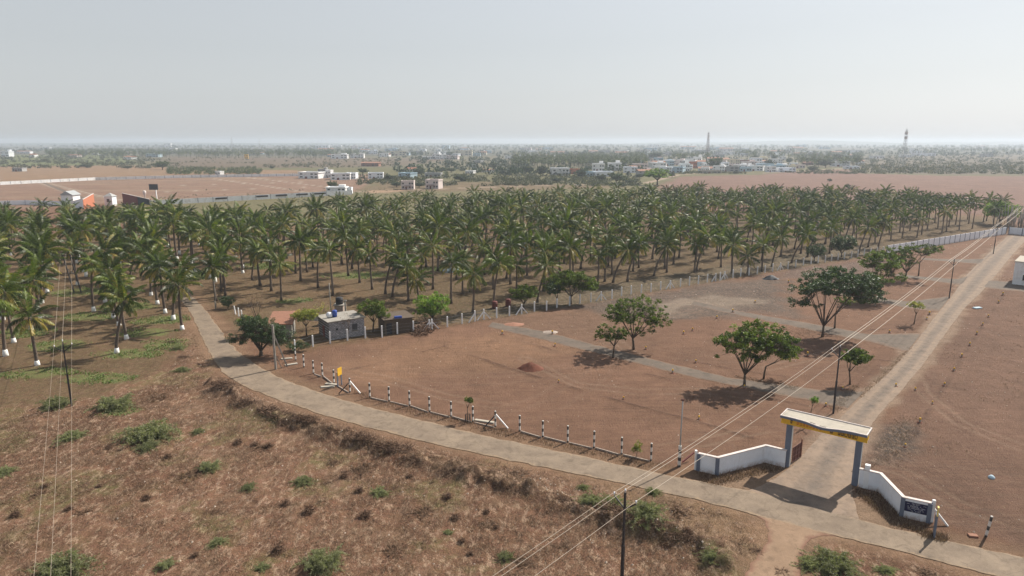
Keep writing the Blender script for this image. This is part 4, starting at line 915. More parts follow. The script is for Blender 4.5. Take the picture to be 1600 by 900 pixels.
o = link('dry_grass', np_mesh('dry_grass', Q.reshape(-1, 3), quads(len(Q)), M['straw'], {'tint': t.repeat(4)})); tag(o, 'dry straw-coloured grass over the foreground field', 'dry grass', kind='stuff')
P = scatter(16000, FPOLY); nz = fbm(P[:, 0] + 40, P[:, 1], 1.8, 4); P = P[nz > .5]
Q = blades(P, .08, .3, .018, 3.0, 4, .2); t = np.clip(rng.normal(.2, .2, len(Q)), 0, 1)
o = link('dead_weeds', np_mesh('dead_weeds', Q.reshape(-1, 3), quads(len(Q)), M['twig'], {'tint': t.repeat(4)})); tag(o, 'brown dead weeds over the foreground field', 'dead weeds', kind='stuff')
Ps = []
for cx, cy, rx, ry in COVER:
    a = W(cx - rx, cy); bq = W(cx + rx, cy); c0 = W(cx, cy); ex = (bq - a).length / 2; ey = (W(cx, cy - ry) - W(cx, cy + ry)).length / 2
    n = int(min(1500, ex * ey * 9)); q_ = rng.random(n) ** .6; an = rng.uniform(0, 6.283, n); Ps.append(np.stack([c0.x + ex * q_ * np.cos(an), c0.y + ey * q_ * np.sin(an)], 1))
P = np.concatenate(Ps); P = P[fbm(P[:, 0], P[:, 1], 2.5, 3) > .45]
Q = blades(P, .12, .38, .06, 1.6, 5, .22); t = np.clip(rng.normal(.5, .22, len(Q)), 0, 1)
o = link('ground_cover', np_mesh('ground_cover', Q.reshape(-1, 3), quads(len(Q)), M['cover'], {'tint': t.repeat(4)})); tag(o, 'green creeping weeds in patches under the palms', 'ground cover', kind='stuff')
# sparse weeds on the bare plots
PLP = Wn([(455, 560), (690, 514), (900, 479), (1100, 444), (1380, 399), (1570, 370), (1340, 620), (1262, 700), (1090, 733), (812, 672), (608, 625)])
P = np.concatenate([scatter(2600, PLP), scatter(2200, Wn([(1350, 730), (1450, 580), (1560, 440), (1620, 410), (1750, 880), (1451, 812)]))]); nz = fbm(P[:, 0] + 9, P[:, 1] - 40, 7, 4); P = P[nz > .56]
P = np.concatenate([P] + [scatter(260, Wn(q_)) for q_ in ([(1345, 735), (1400, 650), (1440, 662), (1410, 715)], [(1290, 640), (1330, 600), (1345, 605), (1310, 645)], [(1240, 610), (1150, 590), (1150, 586), (1250, 604)], [(1200, 520), (1260, 510), (1290, 530), (1230, 550)], [(900, 480), (1100, 446), (1110, 449), (910, 486)], [(1340, 618), (1420, 542), (1426, 545), (1350, 622)])])
Q = blades(P, .06, .26, .022, 2.0, 4, .18); t = np.clip(rng.normal(.5, .25, len(Q)), 0, 1)
o = link('weeds', np_mesh('weeds', Q.reshape(-1, 3), quads(len(Q)), M['straw'], {'tint': t.repeat(4)})); tag(o, 'sparse dry weeds on the bare brown plots', 'weeds', kind='stuff')
# grass in front of the gate walls and verges
Gp = np.concatenate([scatter(500, Wn([(1092, 740), (1120, 745), (1196, 727), (1228, 733), (1190, 740), (1120, 758), (1095, 752)])), scatter(900, Wn([(1336, 765), (1372, 772), (1410, 812), (1450, 822), (1440, 832), (1400, 822), (1350, 780)])), scatter(250, Wn([(1445, 830), (1480, 838), (1475, 848), (1440, 838)])), scatter(700, Wn([(520, 598), (612, 628), (812, 676), (1017, 722), (1060, 731), (1010, 730), (800, 684), (600, 636)]))])
Q = blades(Gp, .1, .35, .02, 1.4, 5, .2); t = np.clip(rng.normal(.4, .3, len(Q)), 0, 1)
o = link('verge_grass', np_mesh('verge_grass', Q.reshape(-1, 3), quads(len(Q)), M['straw'], {'tint': t.repeat(4)})); tag(o, 'short dry grass at the foot of the gate walls and verge', 'grass', kind='stuff')
# pebbles and rubble
Pp = np.concatenate([scatter(500, FPOLY), scatter(420, Wn([(455, 560), (690, 514), (900, 479), (1100, 444), (1380, 399), (1570, 370), (1340, 620), (1262, 700), (1090, 733), (812, 672), (608, 625)])), scatter(260, Wn([(1340, 720), (1450, 570), (1560, 430), (1620, 400), (1700, 880), (1451, 812)])), scatter(300, Wn([(1100, 850), (1060, 800), (960, 770), (800, 735), (820, 765), (1000, 830), (1120, 880)]))])
mb = MB(); ph = fastz(Pp)
for (x, y), z in zip(Pp, ph):
    s_ = random.choice([.05, .07, .09, .09, .14]) * (1 + max(0, y - 90) / 160); v = [(x + s_ * random.uniform(.6, 1.2) * math.cos(a) , y + s_ * random.uniform(.6, 1.2) * math.sin(a), z - .02) for a in (0, 1.6, 3.1, 4.7)]
    top = (x, y, z + s_ * random.uniform(.5, .9)); mb.add(v + [top], [(0, 1, 4), (1, 2, 4), (2, 3, 4), (3, 0, 4)])
o = mb.build('gravel', M['pebble']); tag(o, 'pale stones scattered over the soil', 'gravel', kind='stuff')

# ================================================================== fences, walls, gate
def white_post(braces, h=1.95):
    t = empty('fence_post', (0, 0, 0)); MB().box((0, 0, h / 2 - .05), (.21, .21, h + .1), bev=.02).build('post', M['white'], t)
    for s_ in ([-1, 1] if braces == 2 else [-1] if braces == 1 else []):
        MB().beam((s_ * 1.35, 0, -.02), (s_ * .06, 0, h * .74), .15, .15).build('brace', M['white'], t)
    return t
# striped posts: black and white painted bands
m, n, b = nodes_of('striped_post_paint'); co = coords(n)
sx = n.nodes.new('ShaderNodeSeparateXYZ'); n.links.new(co, sx.inputs[0])
md = n.nodes.new('ShaderNodeMath'); md.operation = 'PINGPONG'; n.links.new(sx.outputs[2], md.inputs[0]); md.inputs[1].default_value = .42
gt = n.nodes.new('ShaderNodeMath'); gt.operation = 'GREATER_THAN'; n.links.new(md.outputs[0], gt.inputs[0]); gt.inputs[1].default_value = .19
c = mixn(n, 'MIX', gt.outputs[0], (.055, .052, .05), (.66, .64, .60)); c = mixn(n, 'MULTIPLY', 1.0, c, maprange(n, noise(n, 5, 5, .7, co), .3, .7, .8, 1.15))
n.links.new(c, b.inputs['Base Color']); b.inputs['Roughness'].default_value = .75; M['stripe'] = m
protoW = {0: white_post(0), 1: white_post(1), 2: white_post(2)}; usedW = {0: 0, 1: 0, 2: 0}
G_W = 'white concrete posts along the grove boundary'
def place(proto, used, key, loc, rz, label, group, s=1.0, cat='post'):
    if not used[key]:
        used[key] = 1; r_ = proto[key]; r_.location = loc; r_.rotation_euler = (0, 0, rz); r_.scale = (s,) * 3; r_['label'] = label; r_['group'] = group; r_['category'] = cat; return r_
    r_ = dup(proto[key], loc, rz, s, label, group); r_['category'] = cat; return r_
WP = [(461, 549, 0), (489, 541, 0), (516, 536, 0), (543, 532, 0), (571, 528, 0), (597, 527, 0), (621, 522, 0), (646, 519, 0), (671, 516, 1), (675, 515, 2), (699, 511, 0), (722, 506, 0), (742, 502, 1), (756, 499, 2), (776, 497, 0), (796, 494, 0),
      (815, 491, 2), (835, 487, 0), (854, 485, 0), (870, 481, 0), (890, 478, 0), (906, 475, 0), (923, 472, 0), (939, 469, 2), (956, 467, 0), (971, 462, 0), (986, 460, 0), (1002, 458, 0), (1017, 456, 0), (1032, 453, 0), (1047, 451, 2), (1063, 448, 0), (1077, 446, 0), (1091, 444, 0), (1105, 441, 0), (1118, 439, 1), (1125, 438, 0), (1132, 436, 2), (1145, 434, 0), (1157, 432, 0), (1170, 430, 0), (1183, 428, 0), (1195, 426, 0),
      (1207, 424, 0), (1219, 422, 2), (1231, 420, 0), (1243, 417, 0), (1255, 415, 0), (1267, 413, 0), (1278, 411, 0), (1289, 410, 0), (1299, 408, 0), (1309, 406, 0), (1319, 405, 0), (1330, 403, 0), (1340, 401, 0), (1350, 399, 0), (1360, 398, 0), (1370, 396, 0), (1380, 395, 1)]
LM = [(510, 'left of the block hut'), (575, 'in front of the block hut'), (650, 'in front of the dark shed'), (730, 'before the lime green bushy tree'), (800, 'between the lime bush and the round fence trees'), (940, 'beside the round fence trees'), (1010, 'behind the wide airy plot tree'), (1130, 'behind the grey burnt ground'), (1240, 'left behind the umbrella-crowned tree'), (1330, 'right behind the umbrella-crowned tree'), (2000, 'near the start of the white wall')]
for k, (x, y, br_) in enumerate(WP):
    p = GP(x, y); a, c2 = W(*WP[max(k - 1, 0)][:2]), W(*WP[min(k + 1, len(WP) - 1)][:2]); rz = math.atan2(c2.y - a.y, c2.x - a.x)
    where = next(nm for lim, nm in LM if x < lim)
    place(protoW, usedW, br_, p, rz + (math.pi if br_ == 1 and x > 1000 and False else 0), ('white concrete fence post ' if not br_ else 'white fence post with one slanted brace ' if br_ == 1 else 'white fence post with two slanted braces ') + where, G_W, random.uniform(.95, 1.04))
# strands of wire on the white posts
def wire_run(name, pts, r_, mat, label, cat, sag=0.0, parent=None, seg=4, n=10):
    mb = MB()
    for a, b_ in zip(pts[:-1], pts[1:]):
        a, b_ = Vector(a), Vector(b_); mb.tube([a.lerp(b_, i / n) - Vector((0, 0, sag * 4 * (i / n) * (1 - i / n))) for i in range(n + 1)], r_, seg, cap=False)
    o = mb.build(name, M[mat], parent)
    if label: tag(o, label, cat)
    return o
for k, hh in enumerate((.6, 1.15, 1.7)):
    wire_run('fence_wire', [GP(x, y, hh) for x, y, _ in WP], .008, 'steel', ['lowest', 'middle', 'highest'][k] + ' strand of thin fence wire on the white posts', 'wire', n=1)
def striped(kind, h=1.95):
    t = empty('striped_post', (0, 0, 0)); MB().box((0, 0, h / 2 - .05), (.17, .17, h + .1), bev=.02).build('post', M['stripe'], t)
    if kind: MB().beam((1.5, .15, 0), (.06, 0, h * .8), .12, .12).build('brace', M['white'], t); MB().beam((-1.1, -.9, 0), (-.06, 0, h * .7), .10, .10).build('brace', M['black'], t)
    return t
protoS = {0: striped(0), 1: striped(1)}; usedS = {0: 0, 1: 0}
SP = [(462, 563, 0), (475, 574, 0), (490, 584, 0), (504, 588, 0), (522, 599, 0), (547, 613, 1), (578, 621, 0), (608, 627, 0), (640, 634, 0), (671, 643, 0), (705, 651, 0), (739, 659, 0), (774, 667, 1), (812, 674, 0), (848, 683, 0), (887, 691, 0), (928, 700, 0), (971, 710, 0), (1017, 720, 0)]
for k, (x, y, br_) in enumerate(SP):
    where = ('by the concrete double pole' if x < 485 else 'left of the yellow sign' if x < 530 else 'right of the yellow sign' if x < 590 else 'between the yellow sign and the tree guard' if x < 725 else 'beside the tree guard' if x < 790 else 'between the tree guard and the pale shrub' if x < 985 else 'right of the pale shrub')
    lb = 'black and white striped roadside post ' + where
    if br_: lb = 'striped post with two slanted braces ' + ('right of the yellow sign' if x < 600 else 'right of the tree guard')
    place(protoS, usedS, br_, GP(x, y), R(-22), lb, 'striped posts along the road', 1.0)
for (x, y, lb) in [(1540, 839, 'lone striped post on the right roadside beyond the sign board wall'), ]:
    place(protoS, usedS, 0, GP(x, y), R(-20), lb, 'striped posts along the road').rotation_euler = (0, R(6), R(-20))
# broken concrete plinth beams lying along the striped posts
for k in range(len(SP) - 1):
    if k in (0, 1, 5, 12): continue
    a, b_ = GP(SP[k][0], SP[k][1] + 1), GP(SP[k + 1][0], SP[k + 1][1] + 1); j = random.uniform(-.05, .08)
    o = MB().beam(a + Vector((.15, -.12, .06 + j)), b_ + Vector((-.15, -.12, .06)), .12, .2).build('plinth_beam', M['rubble'])
    tag(o, 'concrete plinth beam along the foot of the striped posts', 'kerb beam', 'plinth beams under the striped posts')
for (x, y, a, l, lb) in [(512, 605, 10, 1.8, 'loose white slab lying left of the yellow sign'), (517, 601, -15, 1.6, 'second loose slab behind the one left of the yellow sign'), (757, 659, -20, 2.4, 'pale slab lying between the tree guard and the braced striped post'), (455, 570, 30, 1.8, 'grey slab lying by the first striped post'), (448, 561, 15, 1.6, 'broken beam lying right of the concrete double pole'), (1520, 838, -10, .7, 'single brick block on the right roadside')]:
    o = MB().box((0, 0, .08), (l, .45, .16), bev=.02).build('slab', M['slab'] if a != -10 else M['tile'], None, GP(x, y), R(a)); tag(o, lb, 'slab')
# far-left roadside white stubs
for (x, y, lb) in [(368, 491, 'white leaning stub post at the road end, first of three'), (373, 494, 'white stub post at the road end, middle of three'), (378, 498, 'thin white stub post at the road end, last of three'), (337, 483, 'grey square post at the right side of the road end')]:
    o = MB().box((0, 0, .8), (.18, .18, 1.7), bev=.02).build('stub_post', M['white'] if x > 340 else M['concrete'], None, GP(x, y)); o.rotation_euler = (0, R(-6) if x == 368 else 0, 0); tag(o, lb, 'post')

# ---- compound wall sections
def wallrun(parent, pts, h, th=.2, mat='wallwhite', cop='coping', pil=()):
    """straight wall pieces between ground points with a projecting coping; pilasters at some corners"""
    for k, (a, b_) in enumerate(zip(pts[:-1], pts[1:])):
        a = Vector((a.x, a.y, 0)); b_ = Vector((b_.x, b_.y, 0)); L = (b_ - a).length; rz = math.atan2(b_.y - a.y, b_.x - a.x); mid = (a + b_) / 2
        e = .0 if k % 2 == 0 else .004
        MB().box((mid.x, mid.y, h / 2 - .1), (L, th - e, h + .2), rz).build('wall', M[mat], parent)
        MB().box((mid.x, mid.y, h + .045 + e), (L + .12, th + .12 - e, .09), rz).build('coping', M[cop], parent)
    for i in pil:
        p = pts[i]; MB().box((p.x, p.y, h / 2 - .05), (.34, .34, h + .08), math.atan2(pts[1].y - pts[0].y, pts[1].x - pts[0].x)).build('pilaster', M['greypaint'], parent)
lw = [W(1091, 735), W(1120, 742), W(1195, 722), W(1226, 730)]
t = empty('compound_wall', (0, 0, 0), 0, 'white wall with grey corner pilaster, left of the entrance gate', 'wall'); wallrun(t, lw, 1.8, pil=(0, 1))
rw = [W(1341, 760), W(1373, 768), W(1408, 806.5), W(1450, 816)]
t2 = empty('compound_wall', (0, 0, 0), 0, 'white stepped wall carrying the navy name board, right of the entrance gate', 'wall'); wallrun(t2, rw, 1.8, pil=(2, 3))
MB().box((W(1455, 815).x, W(1455, 815).y, 1.0), (.26, .26, 2.1), R(-20), bev=.03).build('end_post', M['white'], t2)
q = W(1352, 762); MB().box((q.x, q.y, 1.15), (.45, .45, 2.4), R(-30), bev=.02).build('end_post', M['white'], t2)
# name board on the last wall face
a, b_ = rw[2], rw[3]; d = (b_ - a).normalized(); nrm = Vector((d.y, -d.x, 0)); mid = a.lerp(b_, .50); rz = math.atan2(d.y, d.x)
bt = empty('name_board', (mid.x, mid.y, 0), rz, 'navy blue board with rows of white lettering on the white wall', 'sign')
MB().box((0, -.125, 1.12), (1.95, .04, .92)).build('panel', M['navy'], bt)
MB().box((0, -.112, 1.12), (2.03, .02, 1.0)).build('frame', M['white'], bt)
mb = MB(); rr = random.Random(3)
for row, (zz, wd, hh) in enumerate([(1.50, .5, .055), (1.40, 1.4, .06), (1.27, 1.1, .08), (1.15, 1.3, .08), (1.02, 1.25, .075), (.90, 1.2, .06), (.78, .7, .06)]):
    x = -wd / 2 + (.0 if row else -.1)
    while x < wd / 2:
        lw_ = rr.uniform(.05, .11); kx = x + lw_ / 2
        if rr.random() < .86:                                  # strokes of one worn letter
            mb.box((kx - lw_ * .3, -.149, zz), (.014, .006, hh)); mb.box((kx, -.149, zz + hh * rr.choice([-.4, .4, 0])), (lw_ * .7, .006, .014)); mb.box((kx + lw_ * .25, -.1492, zz - hh * .1), (.014, .006, hh * rr.uniform(.5, .8)))
        x += lw_ + .02
mb.build('lettering', M['letter'], bt)
# brown sheet gate leaf swung open behind the left pillar
a, b_ = W(1236, 723), W(1251, 717); d = (W(1250, 716) - W(1236, 726)); rz = math.atan2(d.y, d.x)
gt_ = empty('gate_leaf', (W(1236, 725).x, W(1236, 725).y, .08), rz, 'brown sheet metal gate leaf standing open behind the left gate pillar', 'gate')
L = d.length; MB().box((L / 2, 0, .85), (L - .12, .03, 1.55)).build('panel', M['rustbrown'], gt_)
mb = MB(); 
for z in (.1, .62, 1.14, 1.68): mb.beam((0, -.03, z), (L, -.03, z), .05, .06)
for x in (.03, L * .33, L * .66, L - .03): mb.beam((x, -.035, .05), (x, -.035, 1.7), .05, .045)
mb.build('frame', M['rustbrown'], gt_); MB().box((L + .12, 0, .95), (.14, .14, 2.0), bev=.02).build('end_post', M['tile'], gt_)

# ---- entrance arch
PL, PR = W(1229, 727.5), W(1335.5, 757); dv = (PR - PL); GL = dv.length; gr = math.atan2(dv.y, dv.x)
ar = empty('entrance_arch', (PL.x, PL.y, 0), gr, 'concrete entrance arch with grey pillars, yellow fascia and pale roof slab', 'gate arch')
HU = 4.78
for xx in (0, GL):
    MB().box((xx, 0, HU / 2 - .1), (.55, .55, HU + .2), bev=.025).build('pillar', M['greypaint'], ar)
    MB().box((xx + .283, 0, HU / 2), (.02, .44, HU - .1)).build('pillar_edge', M['steel'], ar)
x0, x1 = -.75, GL + .75
mb = MB().box(((x0 + x1) / 2, 0, HU + .26), (x1 - x0 - .1, .45, .52)); mb.build('beam', M['yellow'], ar)
# yellow fascia in front with a lower edge that follows the wavy slab
def wave(x):
    u = (x - x0) / (x1 - x0); return -1.05 + .0 * u - .62 * math.exp(-((u - .52) / .17) ** 2) + .34 * math.exp(-((u - .27) / .12) ** 2) * 0
N = 40; mb = MB(); vs = []
hole = [(.36, .43), (.47, .55)]
for i in range(N + 1):
    x = x0 + (x1 - x0) * i / N; yf = wave(x); vs += [(x, 1.15, HU + .60), (x, yf, HU + .60), (x, yf, HU + .74), (x, 1.15, HU + .74)]
def inhole(u): return any(a <= u <= b_ for a, b_ in hole)
# slab in strips so that the two slots are real openings
for i in range(N):
    u0_, u1_ = i / N, (i + 1) / N; xa, xb = x0 + (x1 - x0) * u0_, x0 + (x1 - x0) * u1_; ya, yb = wave(xa), wave(xb)
    spans = [((ya, yb), (1.15, 1.15))]
    if inhole((u0_ + u1_) / 2):
        spans = [((ya, yb), (ya + .22, yb + .22)), ((ya + .48, yb + .48), (1.15, 1.15))]
    for (p0, p1), (q0, q1) in spans:
        zt, zb = HU + .74, HU + .60; V8 = [(xa, p0, zb), (xb, p1, zb), (xb, q1, zb), (xa, q0, zb), (xa, p0, zt), (xb, p1, zt), (xb, q1, zt), (xa, q0, zt)]
        mb.add(V8, [(0, 3, 2, 1), (4, 5, 6, 7), (0, 1, 5, 4), (2, 3, 7, 6)] + ([(1, 2, 6, 5), (3, 0, 4, 7)]))
mb.build('roof_slab', M['slab'], ar)
mb = MB()
for i in range(N):
    xa, xb = x0 + (x1 - x0) * i / N, x0 + (x1 - x0) * (i + 1) / N; mb.beam((xa, wave(xa) + .06, HU + .78), (xb, wave(xb) + .06, HU + .78), .10, .09)
mb.beam((x0, 1.1, HU + .785), (x1, 1.1, HU + .785), .10, .10); mb.beam((x0 + .05, wave(x0), HU + .782), (x0 + .05, 1.1, HU + .782), .10, .095); mb.beam((x1 - .05, wave(x1), HU + .782), (x1 - .05, 1.1, HU + .782), .10, .095)
mb.build('roof_kerb', M['coping'], ar)
mb = MB()
for i in range(N):
    xa, xb = x0 + (x1 - x0) * i / N, x0 + (x1 - x0) * (i + 1) / N; mb.beam((xa, wave(xa) - .012, HU + .66), (xb, wave(xb) - .012, HU + .66), .02, .20)
mb.build('edge_band', M['greypaint'], ar)
# fascia board, letters on it
MB().box(((x0 + x1) / 2, -.60, HU + .20), (x1 - x0 - .04, .08, .66)).build('fascia', M['yellow'], ar)
mb = MB(); rr = random.Random(9)
def glyph(mb, x, z, w, h, y):
    mb.box((x, y, z + h * .42), (w, .012, h * .16)); mb.box((x - w * .4, y, z), (w * .2, .0122, h)); mb.box((x + w * .35, y, z + h * .1), (w * .18, .0118, h * .75)); mb.box((x, y, z - h * .4), (w * .8, .0124, h * .18))
    if rr.random() < .6: mb.box((x + w * .05, y, z), (w * .2, .0116, h * .7))
for x, w in [(4.55, .34), (5.35, .30), (5.68, .30), (6.02, .32), (6.38, .32), (6.72, .26), (7.02, .28)]: glyph(mb, x * (x1 - .9) / 7.1, HU + .22, w * .85, .42, -.647)
glyph(mb, .25, HU + .22, .2, .34, -.647)
mb.build('lettering', M['letterdark'], ar)
mb = MB()
for k in range(8): glyph(mb, .85 + k * .30, HU + .2, .2, .28, -.647)
mb.build('lettering', M['letterred'], ar)

# roadside direction sign seen nearly edge-on
sp_ = GP(1459, 838); sg = empty('edge_on_sign', sp_, R(62), 'grey sign panel with yellow top piece seen edge-on at the right roadside', 'sign')
MB().box((0, 0, 1.0), (.9, .10, 1.9)).build('panel', M['greypaint'], sg); MB().box((-.36, 0, 1.4), (.10, .14, 2.8)).build('post', M['greypaint'], sg); MB().box((-.36, 0, 2.42), (.16, .12, .75)).build('top_piece', M['yellowpale'], sg); MB().box((-.36, 0, 2.84), (.34, .12, .08)).build('cap', M['yellowpale'], sg)
br_ = GP(1455, 799, 0); a = W(1455, 815); a.z = 1.35; b2 = GP(1481, 822)
o = MB().beam(a, b2, .13, .13).build('slanted_brace', M['white']); tag(o, 'white slanted beam leaning beside the wall end post', 'beam')
# yellow sign among the striped posts
p = GP(531, 603); ys_ = empty('yellow_sign', p, R(68), 'small yellow sign on twin dark posts beside the road bend', 'sign')
for xx in (-.42, .42, 0): MB().box((xx, 0 if xx else .3, .95), (.12, .12, 1.9)).build('post', M['greypaint'] if xx else M['stripe'], ys_)
MB().box((0, -.08, 2.05), (.9, .05, 1.05)).build('panel', M['yellow'], ys_)
# slim lamp pole rising from a striped footing, box and small post beside it
p = GP(1061, 729); lp = empty('lamp_pole', p, 0, 'slim pale lamp pole on a striped footing at the roadside', 'pole')
MB().box((0, 0, 1.1), (.26, .26, 2.3)).build('footing', M['stripe'], lp); MB().tube([(0, 0, 2), (0, 0, 4.5), (.02, 0, 7.0)], [.075, .06, .05], 8).build('pole', M['steel'], lp); MB().box((0, 0, 7.1), (.32, .1, .16)).build('lamp_head', M['rustbrown'], lp)
p = GP(1086, 734); o = MB().box((0, 0, .9), (.18, .18, 1.9), bev=.02).box((0, 0, 1.95), (.2, .3, .25)).build('stub_post', M['white'], None, p); tag(o, 'white stub post directly left of the left gate wall', 'post')
o = MB().beam((0, 0, .2), (1.4, 1.0, .75), .12, .14).build('slanted_brace', M['maroon'], None, GP(1066, 725)); tag(o, 'red and white barrier bar lying beside the lamp pole', 'beam')

# ---- power poles and lines
def iron_pole(px_, py_, h, label, arm=.9, rz=0.0, at=None):
    p = at if at is not None else GP(px_, py_); t = empty('power_pole', p, rz, label, 'power pole')
    MB().beam((0, 0, -.3), (0, 0, h * .5), .17, .20).beam((0, 0, h * .5), (0, 0, h), .12, .14).build('pole', M['iron'], t)
    MB().beam((0, 0, h - 1.25), (-arm, 0, h - .55), .07, .09).build('arm', M['iron'], t); MB().beam((0, 0, h - 1.25), (arm, 0, h - .55), .07, .09).build('arm', M['iron'], t)
    for q_ in ((0, 0, h), (-arm, 0, h - .55), (arm, 0, h - .55)):
        MB().tube([q_, (q_[0], 0, q_[2] + .10), (q_[0], 0, q_[2] + .12), (q_[0], 0, q_[2] + .26)], [.03, .03, .07, .05], 7).build('insulator', M['letter'], t)
    return t, [Vector((p.x + math.cos(rz) * q_[0], p.y + math.sin(rz) * q_[0], p.z + q_[2] + .22)) for q_ in ((0, 0, h), (-arm, 0, h - .55), (arm, 0, h - .55))]
top1 = W(977, 768, 8.2); p1 = Vector((top1.x, top1.y, gz(top1.x, top1.y)))
p2 = GP(1302, 646); p3 = GP(1483, 466); p4 = GP(1552, 397); h2 = 8.3
dl = (p2 - p1); la = math.atan2(dl.y, dl.x) - math.pi / 2
p0 = p1 - dl * 1.0; p0.z = gz(p0.x, p0.y); p5 = p4 + (p4 - p3) * 1.0; p5.z = 0
ends = []
for p, hh, lb in ((p0, 8.2, 'iron power pole below the camera'), (p1, 8.2, 'nearest iron power pole with two slanted arms, at the bottom centre'), (p2, 8.3, 'iron power pole beside the round young tree near the gate'), (p3, 8.3, 'iron power pole right of the lane crossing, middle distance'), (p4, 8.3, 'farthest iron power pole of the line, by the end of the white wall'), (p5, 8.3, 'iron power pole beyond the end wall')):
    if p is p0:
        ends.append([Vector((p.x + math.cos(la) * q_, p.y + math.sin(la) * q_, 8.4 - (.55 if q_ else 0))) for q_ in (0, -.9, .9)]); continue
    ends.append(iron_pole(0, 0, hh, lb, .9, la, p)[1])
for i in range(len(ends) - 1):
    for k in range(3):
        sp2 = ['nearest span', 'span from the near pole over the gate', 'span over the plots', 'far span by the white wall', 'last span beyond the wall'][i]
        wire_run('power_line', [ends[i][k], ends[i + 1][k]], [.014, .018, .034, .045, .05][i], 'wire', ['top', 'left', 'right'][k] + ' power wire, ' + sp2, 'power line', .35, n=14)
# left line
l1 = GP(112, 634); lt = W(82, 900, 7.6); d = Vector((lt.x - l1.x, lt.y - l1.y, 0)); la2 = math.atan2(d.y, d.x) + math.pi / 2
_, e1 = iron_pole(0, 0, 8.3, 'iron power pole with two arms in the left foreground', .9, la2, l1)
l0 = l1 + d * 1.35; e0 = [Vector((l0.x + math.cos(la2) * q_, l0.y + math.sin(la2) * q_, 8.4 - (.55 if q_ else 0))) for q_ in (0, -.9, .9)]
ha, hb2 = GP(116, 457), GP(127, 457)
t = empty('twin_pole', ha, 0, 'pair of dark leaning poles with cross braces among the left palms', 'power pole')
ex = hb2 - ha; ln = Vector((-1.6, .3, 8.4))
MB().beam((0, 0, -.2), ln, .18, .2).build('pole', M['iron'], t); MB().beam(ex, ex + ln, .18, .2).build('pole', M['iron'], t)
MB().beam(ln * .45, ex + ln * .62, .08, .08).beam(ln * .62, ex + ln * .45, .08, .08).build('cross_brace', M['iron'], t); MB().beam(ln * .97 - Vector((.5, 0, 0)), ex + ln * .97 + Vector((.5, 0, 0)), .1, .12).build('crossbar', M['iron'], t)
e2 = [ha + ln + ex * .5, ha + ln - Vector((.4, 0, 0)), hb2 + ln + Vector((.4, 0, 0))]
for k in range(3):
    wire_run('power_line', [e0[k], e1[k]], .010, 'wire', ['middle', 'left', 'right'][k] + ' thin wire from the left power pole towards the bottom edge', 'power line', .3, n=14)
    wire_run('power_line', [e1[k], e2[k]], .02, 'wire', ['middle', 'left', 'right'][k] + ' thin wire from the left power pole into the palms', 'power line', .3, n=14)
# concrete double pole near the bushy tree
p = GP(431, 577); t = empty('strutted_pole', p, 0, 'grey concrete pole with a slanted strut at the road bend', 'pole')
MB().beam((0, 0, -.2), (0, 0, 6.6), .24, .26).build('pole', M['concrete'], t); q = GP(449, 573) - p; MB().beam(q, (0, 0, 5.4), .17, .17).build('strut', M['concrete'], t); MB().beam((-.4, 0, 6.55), (.4, 0, 6.55), .08, .08).build('crossbar', M['iron'], t); MB().beam(q * .5, (0, 0, 2.4), .08, .08).build('tie_bar', M['concrete'], t)
p = GP(519, 505); o = MB().tube([(0, 0, 0), (-.1, 0, 4), (-.15, 0, 7.4)], [.11, .09, .07], 7).build('thin_pole', M['concrete'], None, p); tag(o, 'thin grey pole rising behind the roof of the block hut', 'pole')
o = MB().tube([(0, 0, 0), (0, 0, 5.6)], [.07, .05], 7).build('thin_pole', M['concrete'], None, GP(338, 480)); tag(o, 'thin grey pole at the end of the road, beside the palms', 'pole')

# ---- hut buildings
A, B_ = W(515, 532), W(570, 523); d = (B_ - A); rz = math.atan2(d.y, d.x); L = d.length; D = 5.2
t = empty('block_hut', (A.x, A.y, 0), rz, 'grey whitewashed block hut with flat concrete roof', 'hut')
MB().box((L / 2, D / 2, 1.45), (L, D, 3.1)).build('wall', M['block'], t); MB().box((L / 2, D / 2, 3.08), (L + .5, D + .5, .16)).build('roof', M['concrete'], t)
wn = MB().box((L * .72, -.03, 1.6), (.9, .08, 1.1)).build('window', M['glass'], t); MB().box((L * .72, -.08, 1.0), (1.1, .12, .08)).build('sill', M['concrete'], wn); MB().box((L * .22, -.03, 1.7), (.35, .08, .35)).build('window', M['glass'], t); MB().box((-.03, D * .5, 1.0), (.08, .9, 2.0)).build('door', M['maroon'], t)
def drum(px_, py_, z, r_, h, mat, lb, name='water_drum', cat='drum', base=None):
    p = base if base is not None else GP(px_, py_); p = Vector((p.x, p.y, p.z + z)); o = MB().tube([(0, 0, 0), (0, 0, h * .3), (0, 0, h * .31), (0, 0, h * .33), (0, 0, h * .64), (0, 0, h * .65), (0, 0, h * .67), (0, 0, h * .93), (0, 0, h)], [r_ * .94, r_, r_ * 1.04, r_, r_, r_ * 1.04, r_, r_, r_ * .75], 14).build(name, M[mat], None, p); return tag(o, lb, cat)
q = W(523, 495, 3.16); drum(0, 0, 0, .42, 1.15, 'blue', 'blue plastic drum on the roof of the block hut', base=q)
q = W(514, 496, 3.16); o = MB().tube([(0, 0, .45), (.25, -.3, .55), (.28, -.34, .56)], [.5, .45, .02], 14).beam((0, 0, 0), (0, 0, .5), .05, .05).build('dish', M['letter'], None, q); tag(o, 'white satellite dish on the roof of the block hut', 'dish')
p = GP(532, 503); t = empty('tank_stand', p, 0, 'stone stand carrying the black water tank behind the block hut', 'stand'); MB().box((0, 0, 1.6), (1.5, 1.5, 3.2)).build('pier', M['rubble'], t); MB().box((0, 0, 3.25), (1.9, 1.9, .12)).build('top', M['concrete'], t)
drum(0, 0, 3.31, .65, 1.25, 'black', 'black water tank on a stand behind the block hut', 'water_tank', 'tank', base=p)
